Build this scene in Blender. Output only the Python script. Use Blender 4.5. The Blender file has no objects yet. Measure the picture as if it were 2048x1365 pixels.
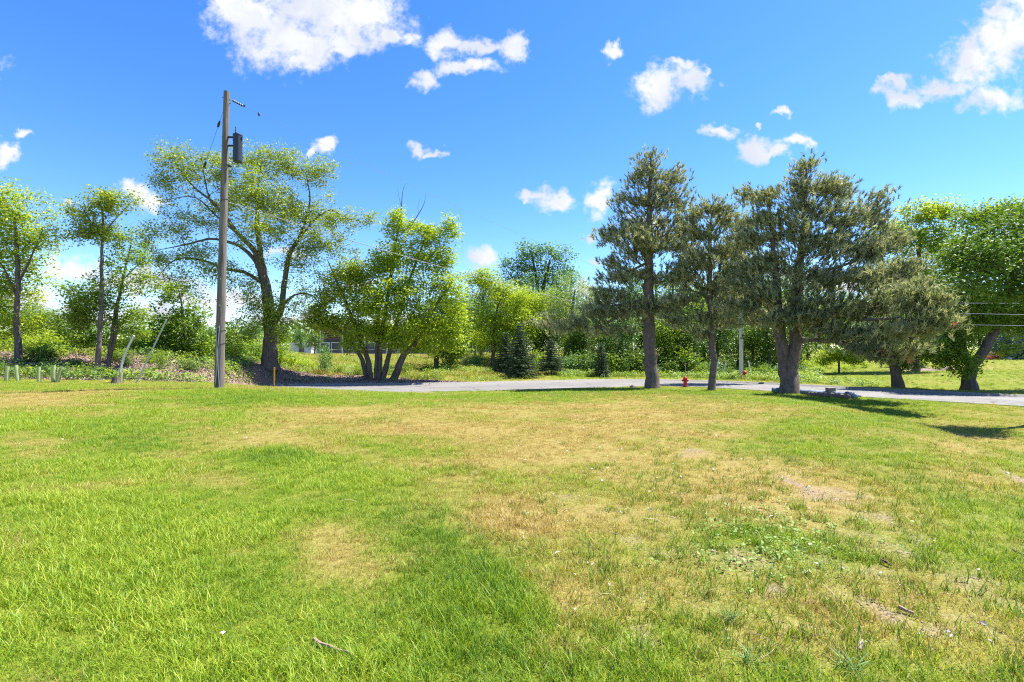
import bpy, math, random
import numpy as np
from mathutils import Vector, Matrix, noise as mnoise

sc = bpy.context.scene
C = sc.collection
R = math.radians

# ------------------------------------------------------------ camera
FPX = 967.0                      # focal length in pixels of the 2048 px wide photograph
PITCH = R(1.0)
cam_d = bpy.data.cameras.new('camera')
cam_d.sensor_width = 36.0
cam_d.lens = FPX / 2048 * 36.0
cam_d.clip_start = 0.05
cam_d.clip_end = 5000
cam = bpy.data.objects.new('camera', cam_d)
C.objects.link(cam)
cam.location = (0, 0, 1.5)
cam.rotation_euler = (R(90) + PITCH, 0, 0)
sc.camera = cam

# ------------------------------------------------------------ exposure, render
sc.view_settings.view_transform = 'Standard'
sc.view_settings.look = 'None'
sc.view_settings.exposure = 1.6
sc.view_settings.gamma = 1.0
sc.view_settings.use_curve_mapping = False
sc.render.engine = 'CYCLES'
sc.cycles.max_bounces = 6
sc.cycles.diffuse_bounces = 4
sc.cycles.transmission_bounces = 3
sc.cycles.transparent_max_bounces = 8
sc.cycles.use_denoising = False
sc.cycles.pixel_filter_type = 'BLACKMAN_HARRIS'
sc.cycles.filter_width = 1.15
sc.cycles.sample_clamp_indirect = 4
try:
    sc.cycles.use_adaptive_sampling = False
except Exception:
    pass

# ------------------------------------------------------------ sun
SUN_EL = R(60)
SHADOW = Vector((-0.92, -0.39, 0)).normalized()      # ground direction in which shadows fall
sun_d = bpy.data.lights.new('sun', 'SUN')
sun_d.energy = 4.6
sun_d.angle = R(0.5)
sun_d.color = (1.0, 0.955, 0.88)
sun = bpy.data.objects.new('sun', sun_d)
C.objects.link(sun)
ray = Vector((SHADOW.x * math.cos(SUN_EL), SHADOW.y * math.cos(SUN_EL), -math.sin(SUN_EL)))
sun.rotation_euler = ray.to_track_quat('-Z', 'Y').to_euler()
sun.location = (60, 30, 100)

# ------------------------------------------------------------ world: Nishita sky with scattered cumulus
world = bpy.data.worlds.new('World')
sc.world = world
world.use_nodes = True
WT = world.node_tree
WT.nodes.clear()


def wn(t, **kw):
    n = WT.nodes.new(t)
    for k, v in kw.items():
        setattr(n, k, v)
    return n


def wmath(op, a, b=None, c=None, clamp=False):
    n = wn('ShaderNodeMath', operation=op)
    n.use_clamp = clamp
    for i, v in enumerate((a, b, c)):
        if v is None:
            continue
        if isinstance(v, (int, float)):
            n.inputs[i].default_value = v
        else:
            WT.links.new(v, n.inputs[i])
    return n.outputs[0]


def wvec(op, a, b=None, c=None):
    n = wn('ShaderNodeVectorMath', operation=op)
    for i, v in enumerate((a, b, c)):
        if v is None:
            continue
        if isinstance(v, (tuple, list)):
            n.inputs[i].default_value = v
        else:
            WT.links.new(v, n.inputs[i])
    return n.outputs['Value'] if op in ('LENGTH', 'DOT_PRODUCT', 'DISTANCE') else n.outputs[0]


sky = wn('ShaderNodeTexSky')
sky.sky_type = 'NISHITA'
sky.sun_disc = False
sky.sun_elevation = SUN_EL
# sky sun_rotation: 0 = sun towards +Y, positive turns clockwise seen from above
sky.sun_rotation = math.atan2(-SHADOW.x, -SHADOW.y)
sky.altitude = 200
sky.air_density = 1.0
sky.dust_density = 0.15
sky.ozone_density = 4.5
hs = wn('ShaderNodeHueSaturation')
hs.inputs['Hue'].default_value = 0.511
hs.inputs['Saturation'].default_value = 1.27
hs.inputs['Value'].default_value = 1.0
WT.links.new(sky.outputs[0], hs.inputs['Color'])

geo = wn('ShaderNodeTexCoord')
sep = wn('ShaderNodeSeparateXYZ')
WT.links.new(geo.outputs['Generated'], sep.inputs[0])
ay = wmath('MAXIMUM', wmath('ABSOLUTE', sep.outputs[1]), 0.03)
u = wmath('DIVIDE', sep.outputs[0], ay)
v = wmath('DIVIDE', sep.outputs[2], ay)
comb = wn('ShaderNodeCombineXYZ')
WT.links.new(u, comb.inputs[0])
WT.links.new(v, comb.inputs[1])
uv = comb.outputs[0]


def wnoise(vec, scale, detail, rough=0.55, off=None):
    if off:
        vec = wvec('ADD', vec, off)
    n = wn('ShaderNodeTexNoise')
    n.inputs['Scale'].default_value = scale
    n.inputs['Detail'].default_value = detail
    n.inputs['Roughness'].default_value = rough
    WT.links.new(vec, n.inputs['Vector'])
    return n


nz = wnoise(uv, 9.0, 3.0)
warp = wvec('MULTIPLY', wvec('SUBTRACT', nz.outputs['Color'], (0.5, 0.5, 0.5)), (0.13, 0.10, 0.0))
nz2 = wnoise(uv, 34.0, 4.0, 0.6)
warp2 = wvec('MULTIPLY', wvec('SUBTRACT', nz2.outputs['Color'], (0.5, 0.5, 0.5)), (0.05, 0.045, 0.0))
uvw = wvec('ADD', wvec('ADD', uv, warp), warp2)
# cumulus puffs: position and size on the sky, as read from the photograph (px of a 2048 wide picture)
CL = [
    (505, 30, 78, 62), (560, 75, 95, 62), (610, 112, 80, 42), (640, 25, 120, 55), (725, 40, 90, 62), (700, 85, 60, 30), (795, 78, 38, 17),
    (475, 5, 55, 70), (600, -60, 170, 70),
    (893, 96, 38, 26), (1016, 93, 34, 28), (925, 130, 62, 18), (850, 152, 30, 18), (955, 90, 42, 16),
    (1233, 102, 24, 18), (1330, 172, 56, 40), (1385, 158, 42, 28), (1345, 128, 26, 14), (1412, 147, 20, 9),
    (2005, 70, 66, 70), (1950, 120, 66, 38), (1875, 165, 62, 24), (1800, 178, 44, 26), (1985, 198, 62, 30), (2060, 20, 80, 60), (1990, 10, 40, 20), (1780, 160, 20, 12),
    (2130, 120, 90, 60),
    (1450, 266, 34, 14), (1510, 300, 50, 25), (1590, 291, 28, 13), (1560, 229, 20, 11), (1523, 255, 10, 7), (1540, 315, 26, 14),
    (648, 287, 26, 18), (622, 300, 12, 8), (848, 288, 28, 20), (882, 303, 16, 9),
    (1065, 384, 32, 14), (1118, 400, 44, 22), (1200, 392, 28, 28), (1185, 475, 18, 12), (1060, 400, 12, 8), (1195, 520, 20, 12),
    (268, 385, 38, 18), (300, 402, 34, 22), (130, 400, 18, 9), (38, 268, 30, 13), (10, 305, 26, 20),
    (965, 517, 42, 22), (130, 540, 90, 26), (300, 575, 120, 22), (60, 610, 110, 26), (430, 600, 120, 26), (560, 510, 40, 12), (700, 570, 60, 14),
    (1000, 600, 90, 14), (1170, 590, 40, 16), (1290, 450, 60, 20), (1700, 560, 160, 22), (2000, 520, 120, 22), (220, 640, 260, 26), (700, 640, 300, 20),
    (-250, 420, 120, 30), (-200, 120, 150, 60), (-480, 250, 160, 50), (2350, 300, 120, 40), (2420, 90, 130, 60), (2600, 430, 200, 34),
    (1100, -160, 140, 60), (1500, -260, 120, 60), (200, -220, 160, 60), (1900, -380, 160, 80), (800, -420, 200, 90), (350, -650, 220, 120), (1350, -720, 200, 110),
]
cp, sp_ = math.cos(PITCH), math.sin(PITCH)
field = None
for (cx, cy, rx, ry) in CL:
    a = (cx - 1024) / FPX
    b = (682.5 - cy) / FPX
    fy = cp - b * sp_
    uu, vv = a / fy, (sp_ + b * cp) / fy
    sx, sy = FPX / (rx * 1.07), FPX / (ry * 1.1)
    d = wvec('LENGTH', wvec('MULTIPLY_ADD', uvw, (sx, sy, 0), (-uu * sx, -vv * sy, 0)))
    field = d if field is None else wmath('SMOOTH_MIN', field, d, 0.22)
fbm = wnoise(uv, 22.0, 8.0, 0.68, (3.1, 1.7, 0.4))
dens = wmath('ADD', wmath('SUBTRACT', 1.25, field), wmath('MULTIPLY', wmath('SUBTRACT', fbm.outputs['Fac'], 0.5), 2.3))
mr = wn('ShaderNodeMapRange')
mr.interpolation_type = 'SMOOTHSTEP'
mr.inputs['From Min'].default_value = 0.02
mr.inputs['From Max'].default_value = 0.95
WT.links.new(dens, mr.inputs['Value'])
cover = mr.outputs[0]
# cloud body: bright white with soft lavender grey folds
fold = wnoise(uvw, 7.0, 4.0, 0.5, (7.3, 2.2, 0.0))
mr2 = wn('ShaderNodeMapRange')
mr2.interpolation_type = 'SMOOTHSTEP'
mr2.inputs['From Min'].default_value = 0.40
mr2.inputs['From Max'].default_value = 0.60
WT.links.new(fold.outputs['Fac'], mr2.inputs['Value'])
cc = wn('ShaderNodeMix', data_type='RGBA')
cc.inputs['A'].default_value = (0.76, 0.81, 0.92, 1)
cc.inputs['B'].default_value = (0.98, 1.0, 1.03, 1)
WT.links.new(mr2.outputs[0], cc.inputs['Factor'])
bg1 = wn('ShaderNodeBackground')
bg1.inputs['Strength'].default_value = 0.098
WT.links.new(hs.outputs[0], bg1.inputs['Color'])
bg2 = wn('ShaderNodeBackground')
bg2.inputs['Strength'].default_value = 0.34
WT.links.new(cc.outputs['Result'], bg2.inputs['Color'])
mx = wn('ShaderNodeMixShader')
# nothing below the horizon
hz = wn('ShaderNodeMapRange')
hz.inputs['From Min'].default_value = -0.01
hz.inputs['From Max'].default_value = 0.03
WT.links.new(sep.outputs[2], hz.inputs['Value'])
WT.links.new(wmath('MULTIPLY', cover, hz.outputs[0]), mx.inputs[0])
WT.links.new(bg1.outputs[0], mx.inputs[1])
WT.links.new(bg2.outputs[0], mx.inputs[2])
wo = wn('ShaderNodeOutputWorld')
WT.links.new(mx.outputs[0], wo.inputs[0])


# ------------------------------------------------------------ helpers
def W(px, py, Y):
    """the point at depth Y seen at pixel (px, py) of the photograph"""
    a = (px - 1024) / FPX
    b = (682.5 - py) / FPX
    fy = cp - b * sp_
    k = Y / fy
    return np.array((a * k, Y, 1.5 + (sp_ + b * cp) * k))


def to_px(X, Y, Z):
    z = Z - 1.5
    f = Y * cp + z * sp_
    f = np.where(f < 0.2, 0.2, f)
    up = -Y * sp_ + z * cp
    return 1024 + FPX * X / f, 682.5 - FPX * up / f


def ss(a, b, x):
    t = np.clip((np.asarray(x, float) - a) / (b - a), 0, 1)
    return t * t * (3 - 2 * t)


_prm = np.random.RandomState(7).rand(256, 256)


def vnoise(x, y, s, ox=0.0, oy=0.0):
    x = np.asarray(x, float) / s + ox + 500
    y = np.asarray(y, float) / s + oy + 500
    xi, yi = np.floor(x).astype(int), np.floor(y).astype(int)
    fx, fy_ = x - xi, y - yi
    fx = fx * fx * (3 - 2 * fx)
    fy_ = fy_ * fy_ * (3 - 2 * fy_)
    a = _prm[xi % 256, yi % 256]
    b = _prm[(xi + 1) % 256, yi % 256]
    c = _prm[xi % 256, (yi + 1) % 256]
    d = _prm[(xi + 1) % 256, (yi + 1) % 256]
    return (a * (1 - fx) + b * fx) * (1 - fy_) + (c * (1 - fx) + d * fx) * fy_


def fbm2(x, y, s, o=4, ox=0.0):
    r, a, t = 0, 0.5, 0
    for i in range(o):
        r = r + a * vnoise(x, y, s, ox + i * 17.3, i * 9.1)
        t += a
        a *= 0.55
        s *= 0.5
    return r / t


# ---- terrain
RC = [(-24, 29.5), (-17.5, 31), (-15, 31.2), (-4, 32.6), (3, 34.8), (9, 36.6), (14, 35.4), (17.6, 32.2), (20.9, 28.2), (25.3, 23.6), (32, 15.5), (40, 6), (52, -10)]
ROAD_END = -17.6


def catmull(pts, n):
    P = [np.array(p, float) for p in pts]
    P = [2 * P[0] - P[1]] + P + [2 * P[-1] - P[-2]]
    out = []
    for i in range(1, len(P) - 2):
        for k in range(n):
            t = k / n
            out.append(0.5 * ((2 * P[i]) + (-P[i - 1] + P[i + 1]) * t + (2 * P[i - 1] - 5 * P[i] + 4 * P[i + 1] - P[i + 2]) * t * t
                              + (-P[i - 1] + 3 * P[i] - 3 * P[i + 1] + P[i + 2]) * t ** 3))
    out.append(P[-2])
    return np.array(out)


ROAD = catmull(RC, 8)
ROAD = ROAD[ROAD[:, 0] >= ROAD_END]


def road_d(X, Y):
    """signed distance from the road's centre line (positive on the far side)"""
    X = np.asarray(X, float)
    Y = np.asarray(Y, float)
    best = np.full(X.shape, 1e9)
    sg = np.zeros(X.shape)
    for i in range(len(ROAD) - 1):
        a, b = ROAD[i], ROAD[i + 1]
        d = b - a
        L = d @ d
        t = ((X - a[0]) * d[0] + (Y - a[1]) * d[1]) / L
        t = np.clip(t, 0, 1)
        qx, qy = X - (a[0] + t * d[0]), Y - (a[1] + t * d[1])
        q = np.hypot(qx, qy)
        m = q < best
        best = np.where(m, q, best)
        sg = np.where(m, np.sign(d[0] * qy - d[1] * qx), sg)
    return best * np.where(sg == 0, 1, sg)


CP = [(0, 0, 0), (-5, 0, 0), (4, 0, -.03), (0, 5, 0), (-5, 5, 0), (-10, 8, .05), (-12, 0, 0), (5, 3, -.12), (5, 8, -.08), (9.5, 4, -.75), (6, 5, -.14), (8.0, 8.25, -.13), (9.2, 11.6, -.18), (10.5, 15.3, -.36), (11.6, 11.8, -1.02), (12.8, 14, -1.07), (10.6, 8, -.90), (13.4, 17, -1.06), (15, 10, -1.12),
      (20, 10, -1.15), (20, 16, -1.1), (4, 10, -.05), (0, 10, -.03), (-5, 12, .06), (-13, 27, -.8), (-60, 30, 1.6), (-60, 0, .3), (60, 0, -1.3),
      (0, -40, 0), (-100, 120, 1.2), (0, 140, .6), (100, 120, 1.0), (60, 60, .2), (42, 40, -.5), (-50, -40, 0), (60, -40, -1)]
GP = [(439, 777, 17), (0, 764, 20), (200, 766, 21), (430, 769, 22), (600, 778, 20), (600, 784, 24), (900, 789, 27), (1000, 783, 29), (1297, 777, 31.4), (1420, 782, 29.5),
      (1578, 788, 27.5), (1700, 802, 24), (1300, 785.5, 20), (1450, 791, 19), (1100, 786, 20), (900, 789, 19), (1000, 806, 14), (1250, 809, 14), (1000, 792.5, 23), (1200, 792, 23), (1400, 794, 23), (1150, 793, 25.5), (1300, 794, 25.5), (1450, 794, 25.5), (1200, 787, 27.8), (1400, 787, 27.8), (2048, 822, 20.5),
      (540, 731, 36.5), (600, 747, 38.5), (700, 754, 38.5), (740, 756, 38), (790, 758, 37.8), (872, 738, 44), (1000, 746, 46), (1040, 756, 42), (1103, 748, 44), (1200, 752, 43),
      (1400, 753, 43), (1482, 758, 40.5), (1600, 760, 39), (1678, 748, 43), (1795, 778, 32), (1940, 782, 30.5), (2048, 790, 28.5), (1850, 740, 52), (1900, 727, 70), (2048, 722, 70),
      (1700, 715, 75), (1000, 712, 80), (700, 708.5, 95), (900, 720, 60), (1000, 735, 50), (700, 735, 45), (700, 720, 60), (0, 697, 30), (0, 735, 24.5), (200, 700, 30), (200, 742, 25.5),
      (330, 704, 32), (330, 742, 27), (430, 712, 33), (430, 746, 27), (480, 722, 36), (500, 748, 33), (0, 697, 60), (400, 702, 60), (540, 709, 60), (590, 712, 75), (1300, 745, 50), (1300, 720, 80)]
for (a, b, d) in GP:
    CP.append(tuple(W(a, b, d)))
CP = np.array(CP)


def _tps(r2):
    return 0.5 * r2 * np.log(r2 + 1e-9)


_n = len(CP)
_K = _tps(((CP[:, None, :2] - CP[None, :, :2]) ** 2).sum(-1)) + np.eye(_n) * 0.8
_P = np.c_[np.ones(_n), CP[:, :2]]
_A = np.zeros((_n + 3, _n + 3))
_A[:_n, :_n] = _K
_A[:_n, _n:] = _P
_A[_n:, :_n] = _P.T
_sol = np.linalg.solve(_A, np.r_[CP[:, 2], 0, 0, 0])


# the camera-side lawn: everything nearer than the toe of the bank and the road
TOE = [(-300, 18), (-60, 20), (-24, 21.2), (-14.6, 22.6), (-15.6, 27), (-17.6, 31)]
LAWN_POLY = np.array([(-300, -200)] + TOE + [tuple(p) for p in ROAD] + [(80, -60), (200, -200)])


def in_poly(X, Y, P):
    ins = np.zeros(X.shape, bool)
    j = len(P) - 1
    for i in range(len(P)):
        xi, yi, xj, yj = P[i][0], P[i][1], P[j][0], P[j][1]
        if yi != yj:
            ins ^= ((yi > Y) != (yj > Y)) & (X < (xj - xi) * (Y - yi) / (yj - yi) + xi)
        j = i
    return ins


_BL = np.array(TOE[1:] + [tuple(p) for p in ROAD])


def edge_d(X, Y):
    """distance from the line toe-of-bank / road"""
    best = np.full(np.shape(X), 1e9)
    for i in range(len(_BL) - 1):
        a, b = _BL[i], _BL[i + 1]
        d = b - a
        t = np.clip(((X - a[0]) * d[0] + (Y - a[1]) * d[1]) / (d @ d), 0, 1)
        best = np.minimum(best, np.hypot(X - a[0] - t * d[0], Y - a[1] - t * d[1]))
    return best


def ground(X, Y):
    X = np.asarray(X, float)
    Y = np.asarray(Y, float)
    shp = X.shape
    x, y = X.ravel(), Y.ravel()
    cx_, cy_ = np.clip(x, -80, 80), np.clip(y, -40, 130)
    out = np.empty(len(x))
    for s in range(0, len(x), 20000):
        e = s + 20000
        r2 = (cx_[s:e, None] - CP[None, :, 0]) ** 2 + (cy_[s:e, None] - CP[None, :, 1]) ** 2
        out[s:e] = _tps(r2) @ _sol[:_n] + _sol[_n] + _sol[_n + 1] * cx_[s:e] + _sol[_n + 2] * cy_[s:e]
    far = ss(90, 200, np.hypot(x, y))
    out = out * (1 - far) + 0.9 * far
    # small unevenness
    out = out + (fbm2(x, y, 2.2, 3) - 0.5) * 0.06
    bm = ss(.6, 2.5, edge_d(x, y)) * (~in_poly(x, y, LAWN_POLY)) * (1 - ss(-4, 0, x)) * (1 - ss(46, 52, y)) * ss(-60, -50, x)
    out = out + bm * ((fbm2(x, y, 1.9, 4, 70.0) - .5) * .55)
    d = np.abs(road_d(x, y))
    endr = 1 - ss(-18.6, -17.0, x)
    w = np.maximum(ss(4.1, 8.0, d), endr)
    out = -0.985 * (1 - w) + out * w
    w2 = np.maximum(ss(3.35, 3.95, d), endr)
    out = -1.2 * (1 - w2) + out * w2
    return out.reshape(shp)


def gz(x, y):
    return float(ground(np.array([x]), np.array([y]))[0])


def on_ground(px, Y, dz=0.0):
    x = (px - 1024) / FPX * Y
    return np.array((x, Y, gz(x, Y) + dz))


def mulch_map(X, Y):
    """wood chips and dirt on the bank, 0..1"""
    far = ~in_poly(X, Y, LAWN_POLY)
    n = fbm2(X, Y, 3.0, 4, 5.0)
    w = np.interp(X, [-60, -24, -17, -13, -9, -5, -1], [6.0, 7.2, 8.6, 8.6, 7.6, 6.0, 3.0])
    m = (1 - ss(w - 1.2, w + 1.2, edge_d(X, Y) + (n - .5) * 4.5)) * far * (1 - ss(-5, -1, X))
    return np.clip(m * (0.75 + 0.5 * n), 0, 1)


def gsum(px, py, L, k=1.0):
    o = 0
    for (cx, cy, rx, ry, a) in L:
        o = o + a * np.exp(-(((px - cx) / rx) ** 2 + ((py - cy) / ry) ** 2) * k)
    return o


DRY = [(1985, 890, 80, 16, .5), (1930, 870, 60, 10, .3), (1500, 1130, 520, 200, .30), (1180, 1120, 90, 200, .2), (950, 850, 430, 40, .66), (1250, 830, 260, 32, .5), (1150, 905, 330, 45, .55), (560, 875, 230, 28, .55), (600, 820, 200, 14, .6), (380, 935, 150, 28, .5), (90, 810, 130, 26, .62), (90, 900, 60, 25, .25),
       (1000, 1000, 150, 50, .75), (720, 1120, 90, 50, .95), (1010, 1040, 90, 45, .8), (1095, 1200, 50, 140, .45), (1500, 970, 260, 60, .62), (1650, 1000, 260, 60, .4), (1250, 1200, 260, 120, .32), (1800, 1250, 300, 90, .62),
       (1900, 900, 160, 30, .5), (30, 1080, 50, 50, .5), (680, 1040, 60, 30, .35), (1100, 780, 250, 8, .2), (450, 965, 100, 20, .4), (1380, 1060, 200, 60, .35), (1950, 1150, 120, 60, .3), (1560, 1300, 200, 60, .35)]
LUSH = [(300, 1150, 420, 150, .55), (250, 1320, 500, 90, .5), (930, 1120, 130, 90, .55), (960, 1290, 150, 110, .55), (480, 800, 140, 13, .6), (330, 790, 200, 14, .35), (1000, 782, 200, 7, .7), (1300, 785, 260, 5, .7),
        (250, 880, 150, 30, .3), (560, 915, 90, 14, .55), (900, 935, 70, 12, .5), (1440, 860, 120, 16, .45), (1650, 850, 120, 25, .35), (1800, 920, 140, 25, .4), (1500, 1060, 110, 40, .5), (1750, 1120, 170, 30, .35),
        (1700, 800, 130, 10, .5), (1990, 880, 90, 18, .2), (1200, 845, 60, 6, .4), (745, 845, 60, 5, .4), (1350, 1290, 60, 60, .3)]
BARE = [(1560, 945, 90, 8, .35), (720, 1160, 30, 14, .4), (1750, 1060, 60, 7, .3), (1400, 960, 60, 8, .3), (1120, 985, 70, 9, .35), (870, 788, 60, 2.5, .9), (1630, 1270, 60, 10, .35), (700, 1130, 30, 12, .3), (1240, 1080, 50, 12, .25), (1130, 1180, 40, 14, .25)]


STREAK = [((1680, 1185), (1890, 1275), 11, .85), ((1830, 1185), (2010, 1285), 12, .85), ((1880, 1275), (1960, 1345), 9, .6), ((1640, 1120), (1790, 1160), 9, .6), ((1560, 1180), (1640, 1210), 9, .5), ((1900, 1160), (2048, 1215), 9, .5),
          ((1500, 930), (1620, 985), 7, .6), ((1640, 990), (1740, 1040), 8, .6), ((1760, 1030), (1850, 1080), 8, .5), ((1980, 935), (2060, 975), 7, .8), ((1370, 900), (1460, 930), 5, .5), ((1740, 1075), (1830, 1110), 8, .6), ((1250, 1240), (1310, 1300), 12, .5)]


def streaks(px, py, wx, wy):
    o = 0
    for (a, b, w, k) in STREAK:
        dx, dy = b[0] - a[0], b[1] - a[1]
        t = np.clip(((px - a[0]) * dx + (py - a[1]) * dy) / (dx * dx + dy * dy), 0, 1)
        d = np.hypot(px - a[0] - t * dx + wx * 60, py - a[1] - t * dy + wy * 40)
        o = o + k * np.exp(-(d / w) ** 2)
    return o


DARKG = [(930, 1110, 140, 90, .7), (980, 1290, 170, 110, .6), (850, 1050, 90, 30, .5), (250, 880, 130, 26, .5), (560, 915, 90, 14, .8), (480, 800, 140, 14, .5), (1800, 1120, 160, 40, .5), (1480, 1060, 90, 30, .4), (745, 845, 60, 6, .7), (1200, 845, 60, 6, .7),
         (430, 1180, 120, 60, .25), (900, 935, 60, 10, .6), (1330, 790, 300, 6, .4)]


def lawn_maps(X, Y, Z):
    px, py = to_px(X, Y, Z)
    ok = (Y > 1)
    wx = (fbm2(X, Y, 1.6, 3, 40.0) - .5)
    wy = (fbm2(X, Y, 1.6, 3, 80.0) - .5)
    k = np.clip(60.0 / np.maximum(Y, 1), 4, 60)
    px0, py0 = px, py
    px = px + wx * k * 14
    py = py + wy * k * 4
    n = fbm2(X, Y, 4.5, 5, 11.0)
    n2 = fbm2(X, Y, 0.9, 4, 3.0)
    dry = np.where(ok, gsum(px, py, DRY) - 0.85 * gsum(px, py, LUSH), 0.2) + (n - .5) * 0.8 + (n2 - .5) * 1.0 + (fbm2(X, Y, .3, 2, 91.) - .5) * .6 + (fbm2(X * .45, Y, 1.5, 4, 131.) - .5) * 1.1 + 0.10
    bare = np.where(ok, (gsum(px, py, BARE) + streaks(px0, py0, wx, wy)) * (.45 + .85 * ss(.36, .60, fbm2(X, Y, .34, 3, 57.))), 0.0) + (n2 - .62) * 1.3 * ss(0.35, 0.9, dry) + (fbm2(X, Y, .5, 3, 23.0) - .5) * .6 + np.where(ok, .34 * np.exp(-((px - 1700) / 520.) ** 2 - ((py - 1180) / 230.) ** 2), 0)
    far = ~in_poly(X, Y, LAWN_POLY)
    nf = fbm2(X, Y, 3.5, 4, 31.0)
    dfar = (nf - .5) * 1.1 + .25 + np.where(px < 1100, .28, -.1)
    dry = np.where(far, dfar, dry)
    bare = np.where(far, (nf - .62) * 2.0, bare)
    return np.clip(dry, 0, 1), np.clip(bare, 0, 1)


# ---- object helpers
def tag(o, label=None, cat=None, group=None, kind=None):
    if label:
        o['label'] = label
    if cat:
        o['category'] = cat
    if group:
        o['group'] = group
    if kind:
        o['kind'] = kind
    return o


def empty(name, loc, label=None, cat=None, group=None):
    o = bpy.data.objects.new(name, None)
    C.objects.link(o)
    o.empty_display_size = 0.3
    o.location = tuple(float(q) for q in loc)
    return tag(o, label, cat, group)


def npmesh(name, V, F, mat=None, attrs=None, smooth=False):
    """V (n,3), F (m,k): one mesh of m k-gons; attrs: {name: per-face array}"""
    V = np.asarray(V, np.float32)
    F = np.asarray(F, np.int32)
    me = bpy.data.meshes.new(name)
    m, k = F.shape
    me.vertices.add(len(V))
    me.vertices.foreach_set('co', V.ravel())
    me.loops.add(m * k)
    me.loops.foreach_set('vertex_index', F.ravel())
    me.polygons.add(m)
    me.polygons.foreach_set('loop_start', np.arange(0, m * k, k, dtype=np.int32))
    if smooth:
        me.polygons.foreach_set('use_smooth', np.ones(m, bool))
    if attrs:
        for an, av in attrs.items():
            av = np.asarray(av, np.float32)
            dom = 'FACE' if len(av) == m else 'POINT'
            at = me.attributes.new(an, 'FLOAT', dom)
            at.data.foreach_set('value', av)
    me.update(calc_edges=True)
    if mat:
        me.materials.append(mat)
    return me


def put(name, me, parent=None, loc=None, kind=None):
    o = bpy.data.objects.new(name, me)
    C.objects.link(o)
    if parent:
        o.parent = parent
    if loc is not None:
        o.location = tuple(float(q) for q in loc)
    if kind:
        o['kind'] = kind
    return o


class MB:
    """collects polygons of any size, linked as ONE mesh object"""
    def __init__(s):
        s.v, s.f = [], []

    def add(s, V, F):
        n = len(s.v)
        s.v += [tuple(float(c) for c in p) for p in V]
        s.f += [tuple(n + i for i in f) for f in F]
        return s

    def box(s, c, size, rz=0, M=None):
        hx, hy, hz = size[0] / 2, size[1] / 2, size[2] / 2
        vs = [Vector((x * hx, y * hy, z * hz)) for z in (-1, 1) for y in (-1, 1) for x in (-1, 1)]
        m = M or Matrix.Rotation(rz, 3, 'Z')
        vs = [m @ q + Vector(c) for q in vs]
        return s.add(vs, [(0, 2, 3, 1), (4, 5, 7, 6), (0, 1, 5, 4), (1, 3, 7, 5), (3, 2, 6, 7), (2, 0, 4, 6)])

    def lathe(s, prof, n=16, c=(0, 0, 0), M=None):
        V, F = [], []
        M = M or Matrix.Identity(3)
        for (r, z) in prof:
            for i in range(n):
                a = 2 * math.pi * i / n
                V.append(M @ Vector((r * math.cos(a), r * math.sin(a), z)) + Vector(c))
        for j in range(len(prof) - 1):
            for i in range(n):
                F.append((j * n + i, j * n + (i + 1) % n, (j + 1) * n + (i + 1) % n, (j + 1) * n + i))
        F.append(tuple(range(n))[::-1])
        F.append(tuple((len(prof) - 1) * n + i for i in range(n)))
        return s.add(V, F)

    def tube(s, pts, r, n=6):
        pts = [np.array(p, float) for p in pts]
        rr = r if hasattr(r, '__len__') else [r] * len(pts)
        V, F = tube_np(np.array(pts), np.array(rr, float), n)
        s.add(V, [tuple(f) for f in F])
        s.add(V[:n], [tuple(range(n))[::-1]])
        s.add(V[-n:], [tuple(range(n))])
        return s

    def build(s, name, mat, parent=None, loc=None, smooth=False, bevel=0):
        me = bpy.data.meshes.new(name)
        me.from_pydata(s.v, [], s.f)
        me.materials.append(mat)
        if smooth:
            me.polygons.foreach_set('use_smooth', [True] * len(me.polygons))
        me.update()
        o = put(name, me, parent, loc)
        if bevel:
            b = o.modifiers.new('bevel', 'BEVEL')
            b.width = bevel
            b.segments = 2
        return o


def tube_np(P, rad, n):
    T = np.gradient(P, axis=0)
    T /= np.linalg.norm(T, axis=1)[:, None] + 1e-9
    mean = T.mean(0)
    ref = np.array((1., 0, 0)) if abs(mean[2]) > 0.6 else np.array((0, 0, 1.))
    A = np.cross(T, ref)
    A /= np.linalg.norm(A, axis=1)[:, None] + 1e-9
    B = np.cross(T, A)
    ang = np.arange(n) * 2 * np.pi / n
    V = P[:, None, :] + rad[:, None, None] * (np.cos(ang)[None, :, None] * A[:, None, :] + np.sin(ang)[None, :, None] * B[:, None, :])
    m = len(P)
    i = np.arange(m - 1)[:, None] * n
    j = np.arange(n)[None, :]
    F = np.stack([i + j, i + (j + 1) % n, i + n + (j + 1) % n, i + n + j], -1).reshape(-1, 4)
    return V.reshape(-1, 3), F


# ------------------------------------------------------------ materials
def mat_base(name):
    m = bpy.data.materials.new(name)
    m.use_nodes = True
    nt = m.node_tree
    b = nt.nodes['Principled BSDF']
    return m, nt, b


def nd(nt, t, **kw):
    n = nt.nodes.new(t)
    for k, v_ in kw.items():
        setattr(n, k, v_)
    return n


def ramp(nt, fac, stops):
    r = nd(nt, 'ShaderNodeValToRGB')
    e = r.color_ramp.elements
    while len(e) < len(stops):
        e.new(0.5)
    for q, (p, c) in zip(e, stops):
        q.position = p
        q.color = (c[0], c[1], c[2], 1)
    nt.links.new(fac, r.inputs[0])
    return r.outputs[0]


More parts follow.
